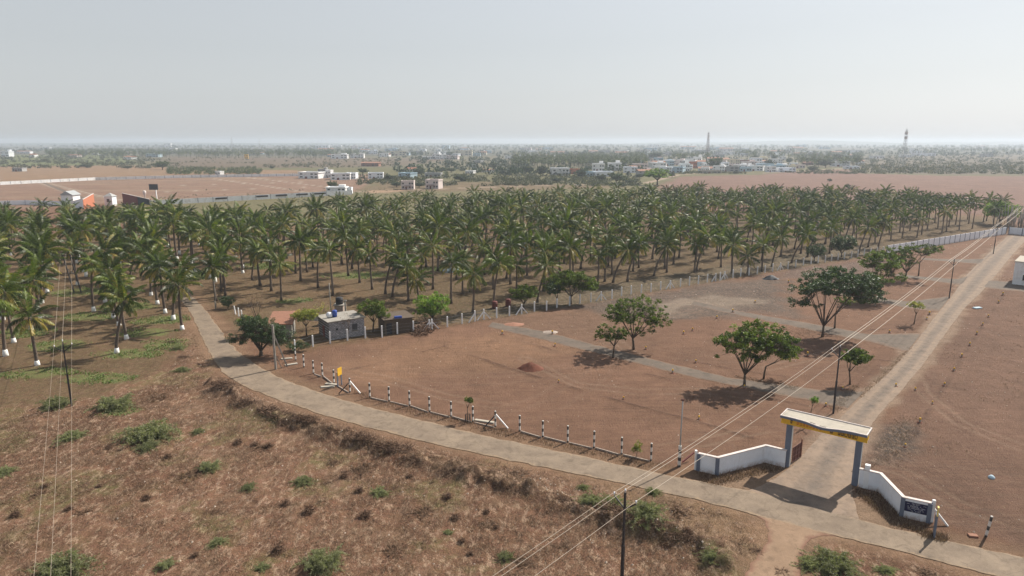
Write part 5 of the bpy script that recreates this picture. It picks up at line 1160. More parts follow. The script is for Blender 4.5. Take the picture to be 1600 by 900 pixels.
o = MB().box((0, 0, 2), (.25, .25, 4.2)).box((0, 0, 4.15), (.6, .25, .15)).build('stub_post', M['concrete'], None, GP(541, 505)); tag(o, 'grey square pier right of the black water tank', 'post')
drum(619, 500, 0, .5, 1.4, 'charcoal', 'dark blue barrel standing behind the dark shed')
A, B_ = W(602, 523), W(645, 518); d = (B_ - A); rz = math.atan2(d.y, d.x); L = d.length
t = empty('stone_shed', (A.x, A.y, 0), rz, 'low dark stone shed behind the fence', 'shed')
MB().box((L / 2, 2.4, 1.2), (L, 4.8, 2.6)).build('wall', M['bark'], t); MB().box((L / 2, 2.4, 2.56), (L + .6, 5.4, .14))  .build('roof', M['bark'], t); MB().box((L * .15, -.03, .95), (.9, .08, 1.9)).build('door', M['black'], t)
o = MB().box((0, 0, .18), (1.3, .5, .36), R(20), bev=.05).build('roof_bundle', M['blue'], None, W(622, 497, 2.63)); tag(o, 'blue and white bundle lying on the dark shed roof', 'bundle')
put('woodpile', HEAP[0], 664, 514, 84, 2.4, 'wide grey woodpile between the dark shed and the lime green bushy tree', 'woodpile', None, 1.0)
put('brush_heap', HEAP[1], 626, 509, 44, 2.4, 'dry brush piled against the back of the dark shed', 'brush heap', None, 2.6)
A, B_ = W(424, 528), W(455, 527); d = (B_ - A); rz = math.atan2(d.y, d.x); L = d.length
t = empty('tiled_hut', (A.x, A.y, 0), rz, 'small hut with a sloping red tiled roof behind the dark bushy tree', 'hut')
MB().box((L / 2, 2, 1.2), (L, 4, 2.6)).build('wall', M['concrete'], t); mb = MB(); mb.add([(-.5, -.7, 2.35), (L + .5, -.7, 2.35), (L + .5, 4.6, 3.3), (-.5, 4.6, 3.3), (-.5, -.7, 2.5), (L + .5, -.7, 2.5), (L + .5, 4.6, 3.45), (-.5, 4.6, 3.45)], [(0, 3, 2, 1), (4, 5, 6, 7), (0, 1, 5, 4), (1, 2, 6, 5), (2, 3, 7, 6), (3, 0, 4, 7)]); mb.build('roof', M['tile'], t); MB().box((L + .03, 2, 1), (.08, .9, 2)).build('door', M['black'], t)
A = W(468, 500); t = empty('sheeted_heap', (A.x, A.y, 0), R(-12), 'low grey sheet-covered heap in the grove clearing behind the huts', 'shed')
MB().add([(0, 0, 0), (4.2, 0, 0), (4.2, 2.4, 0), (0, 2.4, 0), (.2, .9, 1.1), (4.0, .9, 1.1)], [(0, 1, 5, 4), (2, 3, 4, 5), (0, 4, 3), (1, 2, 5), (0, 3, 2, 1)]).build('sheet', M['concrete'], t)
for x, y, lb in [(773, 482, 'dark red drum on the ground left of its twin, behind the fence'), (794, 479, 'dark red drum on the ground, right one behind the fence')]: drum(x, y, 0, .55, 1.5, 'maroon', lb)
o = MB().box((0, 0, .25), (4.5, 3, .5), R(10)).build('tarpaulin', M['bluewhite'], None, GP(706, 424)); tag(o, 'pale blue tarpaulin spread on the grove floor', 'tarpaulin')
# white house at the right picture edge
A = W(1581, 444); t = empty('white_house', (A.x, A.y, 0), R(-42), 'plain white flat-roofed house cut by the right picture edge', 'house')
MB().box((5, 5, 2.6), (10, 10, 5.4)).build('wall', M['white'], t); MB().box((5, 5, 5.3), (10.3, 10.3, .18)).build('roof', M['slab'], t); MB().box((5, -.04, 1.0), (1.1, .1, 2.1)).build('door', M['rustbrown'], t); w_ = MB().box((2.4, -.04, 1.8), (1.2, .1, 1.2)).build('window', M['glass'], t); MB().box((2.4, -.1, 1.16), (1.4, .2, .08)).build('sill', M['slab'], w_)
# soil heap and rubble, fallen things on the plots
def mound(px_, py_, w, h, mat, label, cat, seed):
    p = GP(px_, py_); r = np.random.default_rng(seed); R_ = w * PX(py_) / 2; mb = MB(); vs = []; n = 22
    for k, (f, z) in enumerate([(1.1, -.06), (.85, .22), (.6, .55), (.35, .85), (.12, 1.0)]):
        for i in range(n): a = i / n * 6.283; q_ = f * R_ * (1 + r.normal(0, .09)); vs.append((q_ * math.cos(a), q_ * .7 * math.sin(a), z * h * (1 + r.normal(0, .06))))
    fs = [(k * n + i, k * n + (i + 1) % n, (k + 1) * n + (i + 1) % n, (k + 1) * n + i) for k in range(4) for i in range(n)] + [tuple(range(4 * n, 5 * n))]
    mb.add(vs, fs, 0, True); o = mb.build('soil_heap', M[mat], None, p); return tag(o, label, cat)
mound(829, 576, 40, .9, 'redsoil', 'dark red heap of soil on the front plot', 'soil heap', 1)
mound(803, 507, 30, .25, 'tile', 'low orange-red rubble patch at the left end of the side road', 'rubble heap', 2)
mound(1204, 436, 24, .9, 'charcoal', 'dark tarpaulin-covered heap on the grey burnt ground', 'heap', 3)
mound(860, 519, 26, .25, 'rubble', 'small rubble patch above the side road', 'rubble heap', 4)
o = MB().box((0, 0, .12), (1.6, .8, .24), R(15)).build('tarpaulin', M['bluewhite'], None, GP(1527, 482)); tag(o, 'lilac tarpaulin scrap at the right edge of the lane', 'tarpaulin')
o = MB().tube([(0, 0, 0), (0, 0, .12), (0, 0, .3)], [.3, .3, .12], 10).build('pipe_cap', M['bluewhite'], None, GP(1549, 747)); tag(o, 'small pale blue pipe cap in the right plot', 'pipe cap')
# yellow-topped plot stones
ST = [(873, 598), (974, 624), (1092, 656), (1163, 606), (1051, 583), (931, 531), (867, 541), (1068, 522), (1082, 517), (1120, 498), (1145, 488), (1180, 473), (1087, 567), (1316, 609), (1290, 635), (1400, 604), (1430, 610), (1475, 604), (1490, 580), (1503, 558), (1515, 540), (1526, 523), (1535, 509), (1544, 496), (1560, 474), (1567, 462), (1457, 631), (1437, 661), (1414, 699), (1335, 735), (785, 523), (863, 522), (1009, 546), (1232, 442), (1262, 556), (1390, 520), (1452, 492), (1448, 500)]
st = empty('plot_stone', (0, 0, 0)); MB().box((0, 0, .2), (.17, .17, .5), bev=.02).build('stone', M['concrete'], st); MB().box((0, 0, .50), (.20, .20, .22), bev=.03).build('painted_top', M['yellow'], st)
mb = MB(); rr = random.Random(2)
vs_ = [(rr.uniform(.28, .45) * f_ * math.cos(a_ / 9 * 6.283), rr.uniform(.28, .45) * f_ * math.sin(a_ / 9 * 6.283), z_) for f_, z_ in ((1, -.03), (.55, .09)) for a_ in range(9)]
mb.add(vs_, [(i, (i + 1) % 9, 9 + (i + 1) % 9, 9 + i) for i in range(9)] + [tuple(range(9, 18))])
mb.build('footing', M['redsoil'], st)
for i, (x, y) in enumerate(ST):
    near_ = ('under the dense tree near the gate' if abs(x - 1130) < 60 and y > 590 else 'in the front plot by the soil heap' if x < 1000 and y > 560 else 'in the row along the right side of the lane' if x > 1400 else 'near the gate and lane corner' if x > 1250 else 'on the grey and brown middle plots')
    lb = 'short plot stone with yellow top ' + near_
    s_ = random.uniform(.75, 1.1) * (1.1 if y < 560 else .9)
    if i == 0: st.location = GP(x, y); st['label'] = lb; st['category'] = 'marker stone'; st['group'] = 'yellow-topped plot stones'; st.scale = (s_,) * 3
    else:
        o = dup(st, GP(x, y), random.uniform(0, 3), s_, lb, 'yellow-topped plot stones')
    (st if i == 0 else o).rotation_euler.x = random.uniform(-.12, .12)
# white panel wall from the last fence posts to the far corner and beyond
def panelwall(pts_px, h, label, step=3.2, mat='wallwhite', gap=None, cat='wall', pm='greypaint', name='compound_wall'):
    P = [W(*q_) for q_ in pts_px]; t = empty(name, (0, 0, 0), 0, label, cat)
    for k, (a, b_) in enumerate(zip(P[:-1], P[1:])):
        L = (b_ - a).length; rz = math.atan2(b_.y - a.y, b_.x - a.x); nn = max(1, round(L / step))
        mid = (a + b_) / 2; MB().box((mid.x, mid.y, h / 2 - .1), (L, .16, h + .2), rz).build('wall', M[mat], t)
        mb = MB()
        for i in range(nn + 1):
            q_ = a.lerp(b_, i / nn); mb.box((q_.x, q_.y, h / 2 + .03), (.24, .26, h + .12), rz)
        o = mb.build('wall_post', M[pm], t)
        if nn > 1: o['kind'] = 'stuff'
    return t
panelwall([(1385, 397), (1571, 366)], 2.5, 'long white panel wall with grey posts closing the far side of the grove', 3.4)
panelwall([(1576, 366), (1640, 372)], 2.5, 'white panel wall continuing to the right picture edge', 4)
panelwall([(-160, 296), (0, 289), (150, 281.5), (300, 277.5), (470, 275), (470, 274)], 2.4, 'long white wall with grey posts at the back of the far left layout', 7.5, 'white')
panelwall([(235, 321), (400, 312), (550, 304)], 2.6, 'white wall with dark openings at the front of the far left layout', 8, 'white')
panelwall([(-160, 326), (40, 320), (104, 322)], 2.4, 'white wall left of the small gatehouse of the far layout', 8)
for (x, y) in [(248, 320), (285, 318), (315, 316), (346, 315), (377, 313), (410, 311.5), (440, 310), (472, 308.5), (500, 307)]:
    a, b_ = W(x - 9, y + .5), W(x + 9, y - .5); rz = math.atan2(b_.y - a.y, b_.x - a.x)
    o = MB().box((0, -.13, 1.75), ((b_ - a).length, .08, .9)).build('wall_grille', M['iron'], None, ((a + b_) / 2), rz); tag(o, 'dark grille opening in the front wall of the far left layout', 'grille', 'dark grilles in the far wall')
def slopewall(pts, h0, h1, mat, label, trim=None):
    a, b_ = W(*pts[0]), W(*pts[1]); d = (b_ - a); L = d.length; rz = math.atan2(d.y, d.x); t = empty('entrance_wall', a, rz, label, 'wall')
    MB().add([(0, -.15, 0), (L, -.15, 0), (L, .15, 0), (0, .15, 0), (0, -.15, h0), (L, -.15, h1), (L, .15, h1), (0, .15, h0)], [(0, 3, 2, 1), (4, 5, 6, 7), (0, 1, 5, 4), (1, 2, 6, 5), (2, 3, 7, 6), (3, 0, 4, 7)]).build('wall', M[mat], t)
    MB().beam((0, 0, h0 + .1), (L, 0, h1 + .1), .45, .2).build('coping', M['coping'], t); return t, L
slopewall([(116, 325), (131, 327)], 3.2, 5.0, 'wallwhite', 'white sloping wing of the far layout entrance, left of the orange wall')
slopewall([(131, 327), (148, 322)], 4.6, 6.2, 'orange', 'orange sloping entrance wall of the far layout')
slopewall([(193, 319), (216, 320)], 5.6, 4.2, 'maroon', 'maroon sloping entrance wall of the far layout')
slopewall([(216, 320), (234, 320)], 4.2, 2.8, 'charcoal', 'dark sloping wall joined to the right of the maroon wall')
t = empty('gatehouse', W(97, 321), 0, 'small white gatehouse with grey gabled roof in the far layout', 'hut')
MB().box((3, 3, 2.6), (6, 6, 5.2)).build('wall', M['white'], t); MB().add([(-.6, -.6, 5.2), (6.6, -.6, 5.2), (6.6, 6.6, 5.2), (-.6, 6.6, 5.2), (3, -.6, 7.3), (3, 6.6, 7.3)], [(0, 1, 4), (1, 2, 5, 4), (2, 3, 5), (3, 0, 4, 5), (0, 3, 2, 1)]).build('roof', M['steel'], t); MB().box((3, -.05, 3.0), (1.2, .12, 1.4)).build('window', M['glass'], t)
t = empty('gatehouse', W(164, 322), 0, 'small pointed white kiosk between the orange and maroon walls', 'hut')
MB().box((2, 2, 2.4), (4, 4, 4.8)).build('wall', M['wallwhite'], t); MB().add([(-.4, -.4, 4.8), (4.4, -.4, 4.8), (4.4, 4.4, 4.8), (-.4, 4.4, 4.8), (2, 2, 6.6)], [(0, 1, 4), (1, 2, 4), (2, 3, 4), (3, 0, 4), (0, 3, 2, 1)]).build('roof', M['greyhouse'], t); MB().box((2, -.05, 2.8), (1.4, .12, 1.6)).build('window', M['glass'], t)
t = empty('hoarding', W(245, 311), 0, 'dark blue-grey hoarding on a white post in the far left layout', 'sign'); MB().box((0, 0, 2.6), (.5, .5, 5.2)).build('post', M['white'], t); MB().box((-1, -.3, 6.8), (5, .2, 3.2)).build('panel', M['charcoal'], t)
o = MB().tube([(0, 0, 0), (0, 0, 2.6), (0, 0, 3.8), (0, 0, 5.0), (0, 0, 5.4)], [.35, .35, .9, .9, .4], 10).build('water_tank', M['pinkwhite'], None, W(227, 313)); tag(o, 'small white tank above the dark sloping wall', 'tank')
# kerbed lane inside the far layout
for (a, b_, c2, d2) in [((64, 283), (140, 311), (60, 283.3), (128, 313))]:
    road('side_road', [a, b_], [c2, d2], M['gravelroad'], .03, .4, 3)
# stack of stems beyond the far corner
mb = MB(); rr = random.Random(4)
for k in range(150):
    x, y = rr.uniform(0, 26), rr.uniform(0, 10); mb.tube([(x, y, 0), (x + rr.uniform(-1.4, 1.4), y, rr.uniform(4, 9.5))], [.10, .06], 4)
for z in (8.6, 6): mb.beam((0, 0, z), (26, 0, z + .3), .2, .2)
o = mb.build('trellis', M['concrete'], None, W(1578, 360)); tag(o, 'grey tangle of bare stems on a frame beyond the white wall corner', 'trellis')

# ================================================================== far village
GV = 'houses of the village beyond the grove'
def house_proto(w, d, h, mat, style):
    t = empty('village_house', (0, 0, 0)); MB().box((0, d / 2, h / 2 - .2), (w, d, h + .4)).build('wall', M[mat], t)
    if style == 'gable':
        MB().add([(-w / 2 - .4, -.5, h), (w / 2 + .4, -.5, h), (w / 2 + .4, d + .5, h), (-w / 2 - .4, d + .5, h), (-w / 2 - .4, d / 2, h + d * .28), (w / 2 + .4, d / 2, h + d * .28)], [(0, 1, 5, 4), (1, 2, 5), (2, 3, 4, 5), (3, 0, 4), (0, 3, 2, 1)]).build('roof', M['tile'], t)
    else:
        MB().box((0, d / 2, h + .08), (w + .7, d + .7, .16)).box((0, -.1, h + .45), (w + .1, .15, .75)).box((0, d + .1, h + .45), (w + .1, .15, .75)).box((-w / 2, d / 2, h + .44), (.15, d, .75)).box((w / 2, d / 2, h + .44), (.15, d, .75)).build('roof', M[mat], t)
        if style == 'stair': MB().box((w * .25, d * .6, h + 1.5), (w * .32, d * .4, 2.6)).build('stair_room', M[mat], t)
        if style == 'porch': MB().box((0, -1.4, h * .48), (w * .55, 2.6, .16)).box((-w * .26, -2.5, h * .24), (.25, .25, h * .48)).box((w * .26, -2.5, h * .24), (.25, .25, h * .48)).build('porch', M['maroon'] if mat == 'pinkwhite' else M[mat], t)
    MB().box((-w * .12, -.04, 1.05), (1.2, .1, 2.2)).build('door', M['maroon'], t)
    for xx in (-.36, .18, .38):
        for fl in range(2 if h > 5 else 1): MB().box((xx * w, -.04, 1.8 + fl * 3.1), (1.3, .1, 1.3)).build('window', M['glass'], t)
    return t
protoH = {}
def house(px_, py_, wp, hp, mat, style, label):
    p = W(px_, py_); w = 1.15 * wp * PX(py_); h = max(3.0, 1.15 * hgt(py_, hp)); key = (mat, style, h > 5)
    if key not in protoH:
        protoH[key] = house_proto(10, 8, 6.4 if h > 5 else 3.4, mat, style); r_ = protoH[key]; r_['category'] = 'house'; r_['label'] = label; r_['group'] = GV
    else: r_ = dup(protoH[key], (0, 0, 0), 0, 1, label, GV)
    r_.location = p; r_.rotation_euler = (0, 0, random.uniform(-.5, .3)); hh = (6.4 if key[2] else 3.4) + (.8 if style == 'flat' else 2.0)
    r_.scale = (max(.5, w / 10), max(.6, min(1.6, w / 10)), max(.6, h / hh)); return r_
HS = [(482, 279, 30, 9, 'white', 'flat', 'long white house at the right end of the far layout wall'), (503, 273, 12, 9, 'greyhouse', 'stair', 'small dark-topped house behind the long white one'), (513, 278, 6, 11, 'white', 'flat', 'narrow white tower-like building near the far layout wall'), (532, 281, 26, 9, 'white', 'flat', 'white house second from the far layout wall'), (548, 280, 14, 9, 'wallwhite', 'flat', 'small white house between the far layout and the scrub'), (525, 304, 26, 12, 'white', 'stair', 'white building at the near end of the far layout wall'), (543, 303, 10, 9, 'wallwhite', 'flat', 'small white room beside the building at the wall end'),
      (587, 279, 20, 8, 'wallwhite', 'flat', 'white house left of the dark round scrub tree'), (578, 260, 24, 6, 'tile', 'gable', 'long low house with an orange-red roof'), (632, 279, 20, 8, 'bluewhite', 'flat', 'pale blue low house behind the pink twin houses'), (637, 296, 17, 14, 'pinkwhite', 'porch', 'left pinkish house with maroon porch by the dirt path'), (675, 295, 19, 15, 'pinkwhite', 'porch', 'right pinkish house with maroon door by the dirt path'), (644, 272, 12, 9, 'white', 'gable', 'small house with white gable left of the dark tree'), (676, 277, 22, 6, 'greyhouse', 'flat', 'low grey house behind the right pinkish house'),
      (530, 248, 22, 7, 'white', 'stair', None), (558, 247, 18, 6, 'white', 'flat', None), (583, 241, 12, 6, 'wallwhite', 'stair', None), (600, 245, 12, 5, 'white', 'flat', None), (622, 243, 20, 6, 'cream', 'flat', 'long cream building far behind the pinkish houses'), (650, 242, 18, 5, 'greyhouse', 'flat', None), (681, 249, 10, 9, 'white', 'stair', 'white twin-topped house on bare ground, left half'), (692, 249, 10, 8, 'white', 'stair', 'white twin-topped house on bare ground, right half'), (706, 249, 16, 5, 'pinkwhite', 'flat', None), (668, 249, 14, 4, 'white', 'flat', None), (724, 243, 24, 7, 'cream', 'flat', 'long cream building left of a dark far tree'), (740, 263, 7, 5, 'white', 'flat', None), (760, 269, 14, 3, 'wallwhite', 'gable', None), (733, 271, 12, 4, 'white', 'flat', None), (797, 248, 16, 4, 'white', 'flat', None), (745, 255, 12, 4, 'greyhouse', 'flat', None), (820, 248, 22, 5, 'wallwhite', 'flat', None), (690, 243, 18, 5, 'wallwhite', 'flat', None),
      (8, 245, 13, 9, 'wallwhite', 'stair', 'white two-level house at the far left edge'), (50, 246, 8, 5, 'white', 'gable', 'tiny white gabled house in the left scrub'), (40, 240, 12, 3, 'wallwhite', 'flat', None), (27, 268, 13, 5, 'greyhouse', 'flat', 'small grey shed in the left buff field'), (340, 273, 9, 5, 'white', 'flat', 'tiny white room behind the far left layout wall'), (385, 248, 5, 6, 'yellow', 'flat', 'small bright yellow building in the far left'), (20, 236, 10, 3, 'white', 'flat', None), (72, 233, 12, 3, 'white', 'flat', None),
      (876, 275, 24, 11, 'white', 'flat', 'white square house at the left end of the village'), (898, 272, 16, 7, 'orange', 'flat', 'low orange-walled house at the left of the village'), (915, 276, 20, 7, 'bluewhite', 'flat', 'pale blue house left of the tall white twins'), (935, 268, 16, 13, 'white', 'stair', 'tall white house, left of the village twins'), (960, 267, 18, 13, 'white', 'stair', 'tall white house, right of the village twins'), (985, 270, 18, 8, 'wallwhite', 'flat', None), (945, 276, 26, 7, 'wallwhite', 'flat', None), (1000, 266, 20, 9, 'pinkwhite', 'flat', None), (1008, 275, 18, 9, 'greyhouse', 'gable', 'dark hut left of the light green field tree'),
      (1015, 262, 14, 8, 'pinkwhite', 'flat', None), (1030, 263, 20, 9, 'white', 'stair', None), (1024, 255, 14, 6, 'pinkwhite', 'flat', None), (1044, 259, 14, 8, 'white', 'flat', None), (1060, 258, 15, 8, 'pinkwhite', 'stair', None), (1055, 270, 20, 8, 'bluewhite', 'flat', None), (1070, 269, 13, 14, 'white', 'stair', 'white two-storey house right of the light green field tree'), (1083, 263, 10, 9, 'orange', 'flat', None), (1089, 258, 11, 13, 'white', 'stair', 'tall white house just below the phone mast'), (1076, 256, 12, 7, 'white', 'flat', None), (1040, 270, 16, 8, 'wallwhite', 'flat', None), (1098, 262, 14, 6, 'pinkwhite', 'flat', None),
      (1112, 271, 26, 4, 'slab', 'flat', None), (1137, 268, 30, 7, 'greyhouse', 'flat', None), (1150, 263, 22, 6, 'pinkwhite', 'flat', None), (1160, 256, 22, 5, 'tile', 'flat', None), (1172, 260, 18, 8, 'pinkwhite', 'stair', 'pink house with a rooftop room right of the dark round tree'), (1180, 267, 20, 7, 'white', 'flat', None), (1195, 262, 14, 6, 'wallwhite', 'flat', None), (1205, 269, 12, 8, 'white', 'flat', None), (1230, 269, 24, 7, 'wallwhite', 'porch', 'white house with pillars at the field edge'), (1165, 268, 18, 6, 'bluewhite', 'flat', None), (1120, 264, 16, 5, 'white', 'flat', None), (1187, 256, 16, 5, 'greyhouse', 'gable', None),
      (1248, 263, 16, 5, 'pinkwhite', 'flat', None), (1262, 258, 14, 5, 'tile', 'gable', None), (1313, 260, 24, 7, 'white', 'flat', 'long white house right of the village, before the scrub'), (1332, 264, 18, 4, 'wallwhite', 'flat', None), (1346, 257, 9, 6, 'white', 'gable', 'small white house at the right end of the village'), (1416, 246, 14, 4, 'white', 'flat', None), (1446, 244, 30, 4, 'wallwhite', 'flat', 'long pale building by the second mast'), (1432, 240, 14, 4, 'wallwhite', 'flat', None), (1290, 252, 18, 4, 'white', 'flat', None), (1215, 255, 14, 6, 'white', 'flat', None)]
rr = random.Random(12)
for k in range(46):
    HS.append((rr.uniform(985, 1240), rr.uniform(253, 270), rr.uniform(10, 20), rr.uniform(5, 9), rr.choice(['white', 'white', 'white', 'pinkwhite', 'bluewhite', 'cream', 'wallwhite']), rr.choice(['flat', 'stair', 'flat', 'gable']), None))
for k in range(110):
    HS.append((rr.choice([rr.uniform(960, 1340), rr.uniform(960, 1340), rr.uniform(500, 900), rr.uniform(0, 1600)]), rr.uniform(229, 250) if k % 2 else rr.uniform(232, 246), rr.uniform(7, 20), rr.uniform(2.6, 5.2), rr.choice(['white', 'white', 'wallwhite', 'pinkwhite', 'bluewhite', 'greyhouse', 'cream']), rr.choice(['flat', 'flat', 'stair', 'gable']), None))
for (x, y, w, h, mat, sty, lb) in HS:
    if not lb:
        cn = {'white': 'white', 'wallwhite': 'bluish white', 'pinkwhite': 'pinkish', 'bluewhite': 'pale blue', 'greyhouse': 'grey', 'cream': 'cream', 'orange': 'orange', 'tile': 'red-roofed', 'slab': 'sand-coloured'}[mat]
        sn = {'flat': 'flat-roofed', 'stair': 'house with rooftop room', 'gable': 'gabled', 'porch': 'porched'}[sty]
        wn_ = 'at the far left' if x < 400 else 'behind the pinkish twin houses' if x < 720 else 'left of the village' if x < 870 else 'left half of the village' if x < 1040 else 'below the phone mast' if x < 1115 else 'right of the big dark village tree' if x < 1250 else 'near the second mast'
        lb = f'{cn} {sn} house {wn_}' if sty != 'stair' else f'{cn} {sn} {wn_}'
        if y < 243: lb += ', far back'
    house(x, y, w, h, mat, sty, lb)
# phone masts
def mast(px_, yb, yt, label, w=5, ant=True):
    p = W(px_, yb); h = hgt(yb, yb - yt); t = empty('phone_mast', p, .3, label, 'mast'); mb = MB(); r_ = max(.18, w * .05)
    for sx_, sy_ in ((-1, -1), (1, -1), (1, 1), (-1, 1)): mb.tube([(sx_ * w / 2, sy_ * w / 2, 0), (sx_ * w * .16, sy_ * w * .16, h)], [r_, r_ * .6], 4)
    nb = 12
    for i in range(nb):
        z0, z1 = h * i / nb, h * (i + 1) / nb; f0, f1 = w / 2 * (1 - .68 * i / nb), w / 2 * (1 - .68 * (i + 1) / nb)
        cs_ = [(-1, -1), (1, -1), (1, 1), (-1, 1)]
        for j in range(4):
            a, b_ = cs_[j], cs_[(j + 1) % 4]; mb.tube([(a[0] * f0, a[1] * f0, z0), (b_[0] * f1, b_[1] * f1, z1)], r_ * .5, 3); mb.tube([(b_[0] * f0, b_[1] * f0, z0), (a[0] * f1, a[1] * f1, z1)], r_ * .5, 3)
    mb.build('lattice', M['steel'] if ant != 2 else M['rustbrown'], t); MB().tube([(0, 0, h), (0, 0, h * 1.07)], [.15, .05], 5).build('tip', M['steel'], t)
    if ant:
        for zf in (.78, .9):
            mb = MB()
            for k in range(6): a = k * 1.047; mb.box((math.cos(a) * w * .32, math.sin(a) * w * .32, h * zf), (.6, .6, h * .07), a)
            mb.build('antenna_ring', M['pinkwhite'], t)
    return t
mast(1105, 246, 207, 'tall phone mast with antenna clusters above the village', 6, 2); mast(1410, 262, 202, 'white phone mast on the right above the dry scrub', 4.5)
mast(363, 234, 214, 'distant lattice tower above the left palm belt, left one', 8, 0); mast(406, 233, 214, 'distant lattice tower above the left palm belt, right one', 6, 0)
for k, x in enumerate([488, 497, 503, 510, 570]): mast(x, 229, 217, 'very faint distant mast on the horizon left of centre', 5, 0)['group'] = 'faint masts on the horizon'

# village and field trees
FT = [tree_meshes(200 + k, [(0, 0, 4.6, 4.2, 4, 3.4), (2.2 * (-1) ** k, 0, 3.6, 3.0, 3, 2.2), (-1.6, .4, 5.2, 2.6, 2.4, 2.0)], 80, 34, .55, ['leaf_far', 'leaf_far', 'leaf_dark', 'leaf_far'][k], 1.4, 5, .25, 1.0, .3, .85, .15) for k in range(4)]
FT.append(tree_meshes(210, [(0, 0, 5.4, 5.0, 4.6, 2.4), (-2, 0, 4.6, 3.4, 3, 1.6), (2.4, 0, 4.8, 3.2, 3, 1.8)], 90, 30, .55, 'leaf_bright', 2.2, 6, .3, .9, .35, .7, .2))
GT = 'trees scattered around the village'
for (x, y, w, h, k, lb) in [(1117, 265, 27, 22, 2, 'big round dark tree at the right of the phone mast foot'), (1024, 250, 26, 15, 2, 'dark umbrella-shaped tree behind the left of the village'), (1027, 289, 38, 27, 4, 'light green field tree standing alone at the left end of the red field'), (909, 279, 22, 15, 0, 'green tree left of the tall white twins'), (963, 287, 30, 20, 2, 'grey-green tree before the tall white twins'), (940, 284, 22, 12, 1, None), (848, 275, 24, 17, 1, 'green tree beside the far coconut belt'), (822, 272, 22, 14, 3, None), (254, 265, 26, 15, 2, 'dark wide tree at the end of the left buff field'), (655, 275, 24, 15, 2, 'dark round tree behind the pinkish houses'), (690, 270, 26, 9, 2, 'dark low tree right behind the pinkish houses'), (705, 270, 18, 9, 2, None), (567, 272, 18, 10, 2, 'dark tree right of the long white house'), (520, 298, 20, 17, 2, 'dark green tree beside the building at the wall end'),
    (702, 244, 12, 8, 2, None), (770, 265, 20, 12, 1, None), (800, 266, 22, 10, 3, None), (1000, 279, 16, 8, 0, None), (1050, 277, 14, 8, 0, None), (1200, 262, 14, 14, 1, None), (1233, 257, 12, 12, 2, None), (1180, 250, 14, 9, 2, None), (1290, 262, 26, 14, 0, None), (1308, 252, 20, 12, 1, None), (1270, 268, 22, 9, 0, None), (1340, 248, 22, 10, 2, None), (1150, 272, 12, 5, 0, None), (1324, 296, 10, 9, 0, 'tiny round tree alone in the red field'), (1296, 284, 9, 5, 0, 'tiny low tree left of the lone one in the red field'), (200, 264, 14, 5, 0, None), (135, 262, 24, 6, 3, None), (425, 264, 10, 5, 0, None), (610, 282, 20, 9, 1, None), (720, 283, 30, 10, 3, None), (620, 292, 24, 8, 3, None), (655, 293, 16, 8, 1, None), (985, 288, 20, 8, 3, None), (870, 285, 20, 8, 3, None), (1210, 252, 10, 11, 2, None), (1060, 247, 12, 8, 2, None)]:
    tm = FT[k]; p = W(x, y); t = empty('village_tree', p, random.uniform(0, 6.28), lb or ('hazy green tree ' + ('in the left plain' if x < 560 else 'among the scrub left of the village' if x < 860 else 'among the village houses' if x < 1250 else 'right of the village')), 'tree', GT)
    link('trunk', tm[0], t); link('crown', tm[1], t); s_ = w * PX(y) / 9.5; t.scale = (s_, s_, max(hgt(y, h) / 8.0, .3))

# ---- far woods, palm belts and scrub: uncountable masses
def blobs(name, P, rad, nq, mat, label, tvar=.2, flat=.8, low=.3, kind='stuff', cat='woodland', base_t=.4):
    n = len(P); d = rng.normal(0, 1, (n, nq, 3)); d /= np.linalg.norm(d, axis=2)[..., None]; rr_ = rad[:, None, None]
    C = d * rr_ * (.55 + .45 * rng.random((n, nq, 1))); C[..., 2] = C[..., 2] * flat + rad[:, None] * low * 2; C[..., 2] = np.abs(C[..., 2])
    C[..., :2] += P[:, None, :]; C = C.reshape(-1, 3); s_ = np.repeat(rad, nq) * .42; k = len(C)
    u_ = rng.normal(0, 1, (k, 3)); u_ /= np.linalg.norm(u_, axis=1)[:, None]; w_ = np.cross(u_, rng.normal(0, 1, (k, 3))); w_ /= np.linalg.norm(w_, axis=1)[:, None]
    u_ *= (s_ * rng.uniform(.6, 1.3, k))[:, None]; w_ *= (s_ * rng.uniform(.5, 1.0, k))[:, None]
    Q = np.stack([C - w_ * .5, C + u_ - w_ * .3, C + u_ * 1.1 + w_ * .5, C + w_ * .7], 1)
    t_ = np.clip(np.repeat(np.clip(rng.normal(base_t, tvar, n), 0, .95), nq) + rng.normal(0, .1, k), 0, 1)
    o = link(name, np_mesh(name, Q.reshape(-1, 3), quads(k), M[mat], {'tint': t_.repeat(4)})); return tag(o, label, cat, kind=kind)
def inpx(n, x0, x1, y0, y1, clump=None, thr=.5, sc_=60):
    """points on the ground between two rows, evenly spread over rows"""
    yy = rng.uniform(y0, y1, n * 3); xx = rng.uniform(x0, x1, n * 3); Q = np.array([W(a, b_)[:2] for a, b_ in zip(xx, yy)])
    if clump: k = fbm(Q[:, 0], Q[:, 1], sc_, 3) > thr; Q = Q[k]
    return Q[:n]
P = inpx(1500, -250, 1850, 225.0, 231.5, True, .42, 400); blobs('far_woods', P, rng.uniform(5, 9, len(P)), 26, 'leaf_far', 'blue-grey woodland along the horizon', low=.4)
P = inpx(1250, -250, 1850, 231, 244, True, .5, 160); blobs('far_woods', P, rng.uniform(3.5, 6.5, len(P)), 30, 'leaf_far', 'hazy tree belt between the horizon and the village', low=.4)
P = inpx(460, 960, 1330, 236, 260, True, .46, 60); blobs('far_woods', P, rng.uniform(1.6, 3.2, len(P)), 34, 'leaf_far', 'trees filling the gaps between village houses', low=.5)
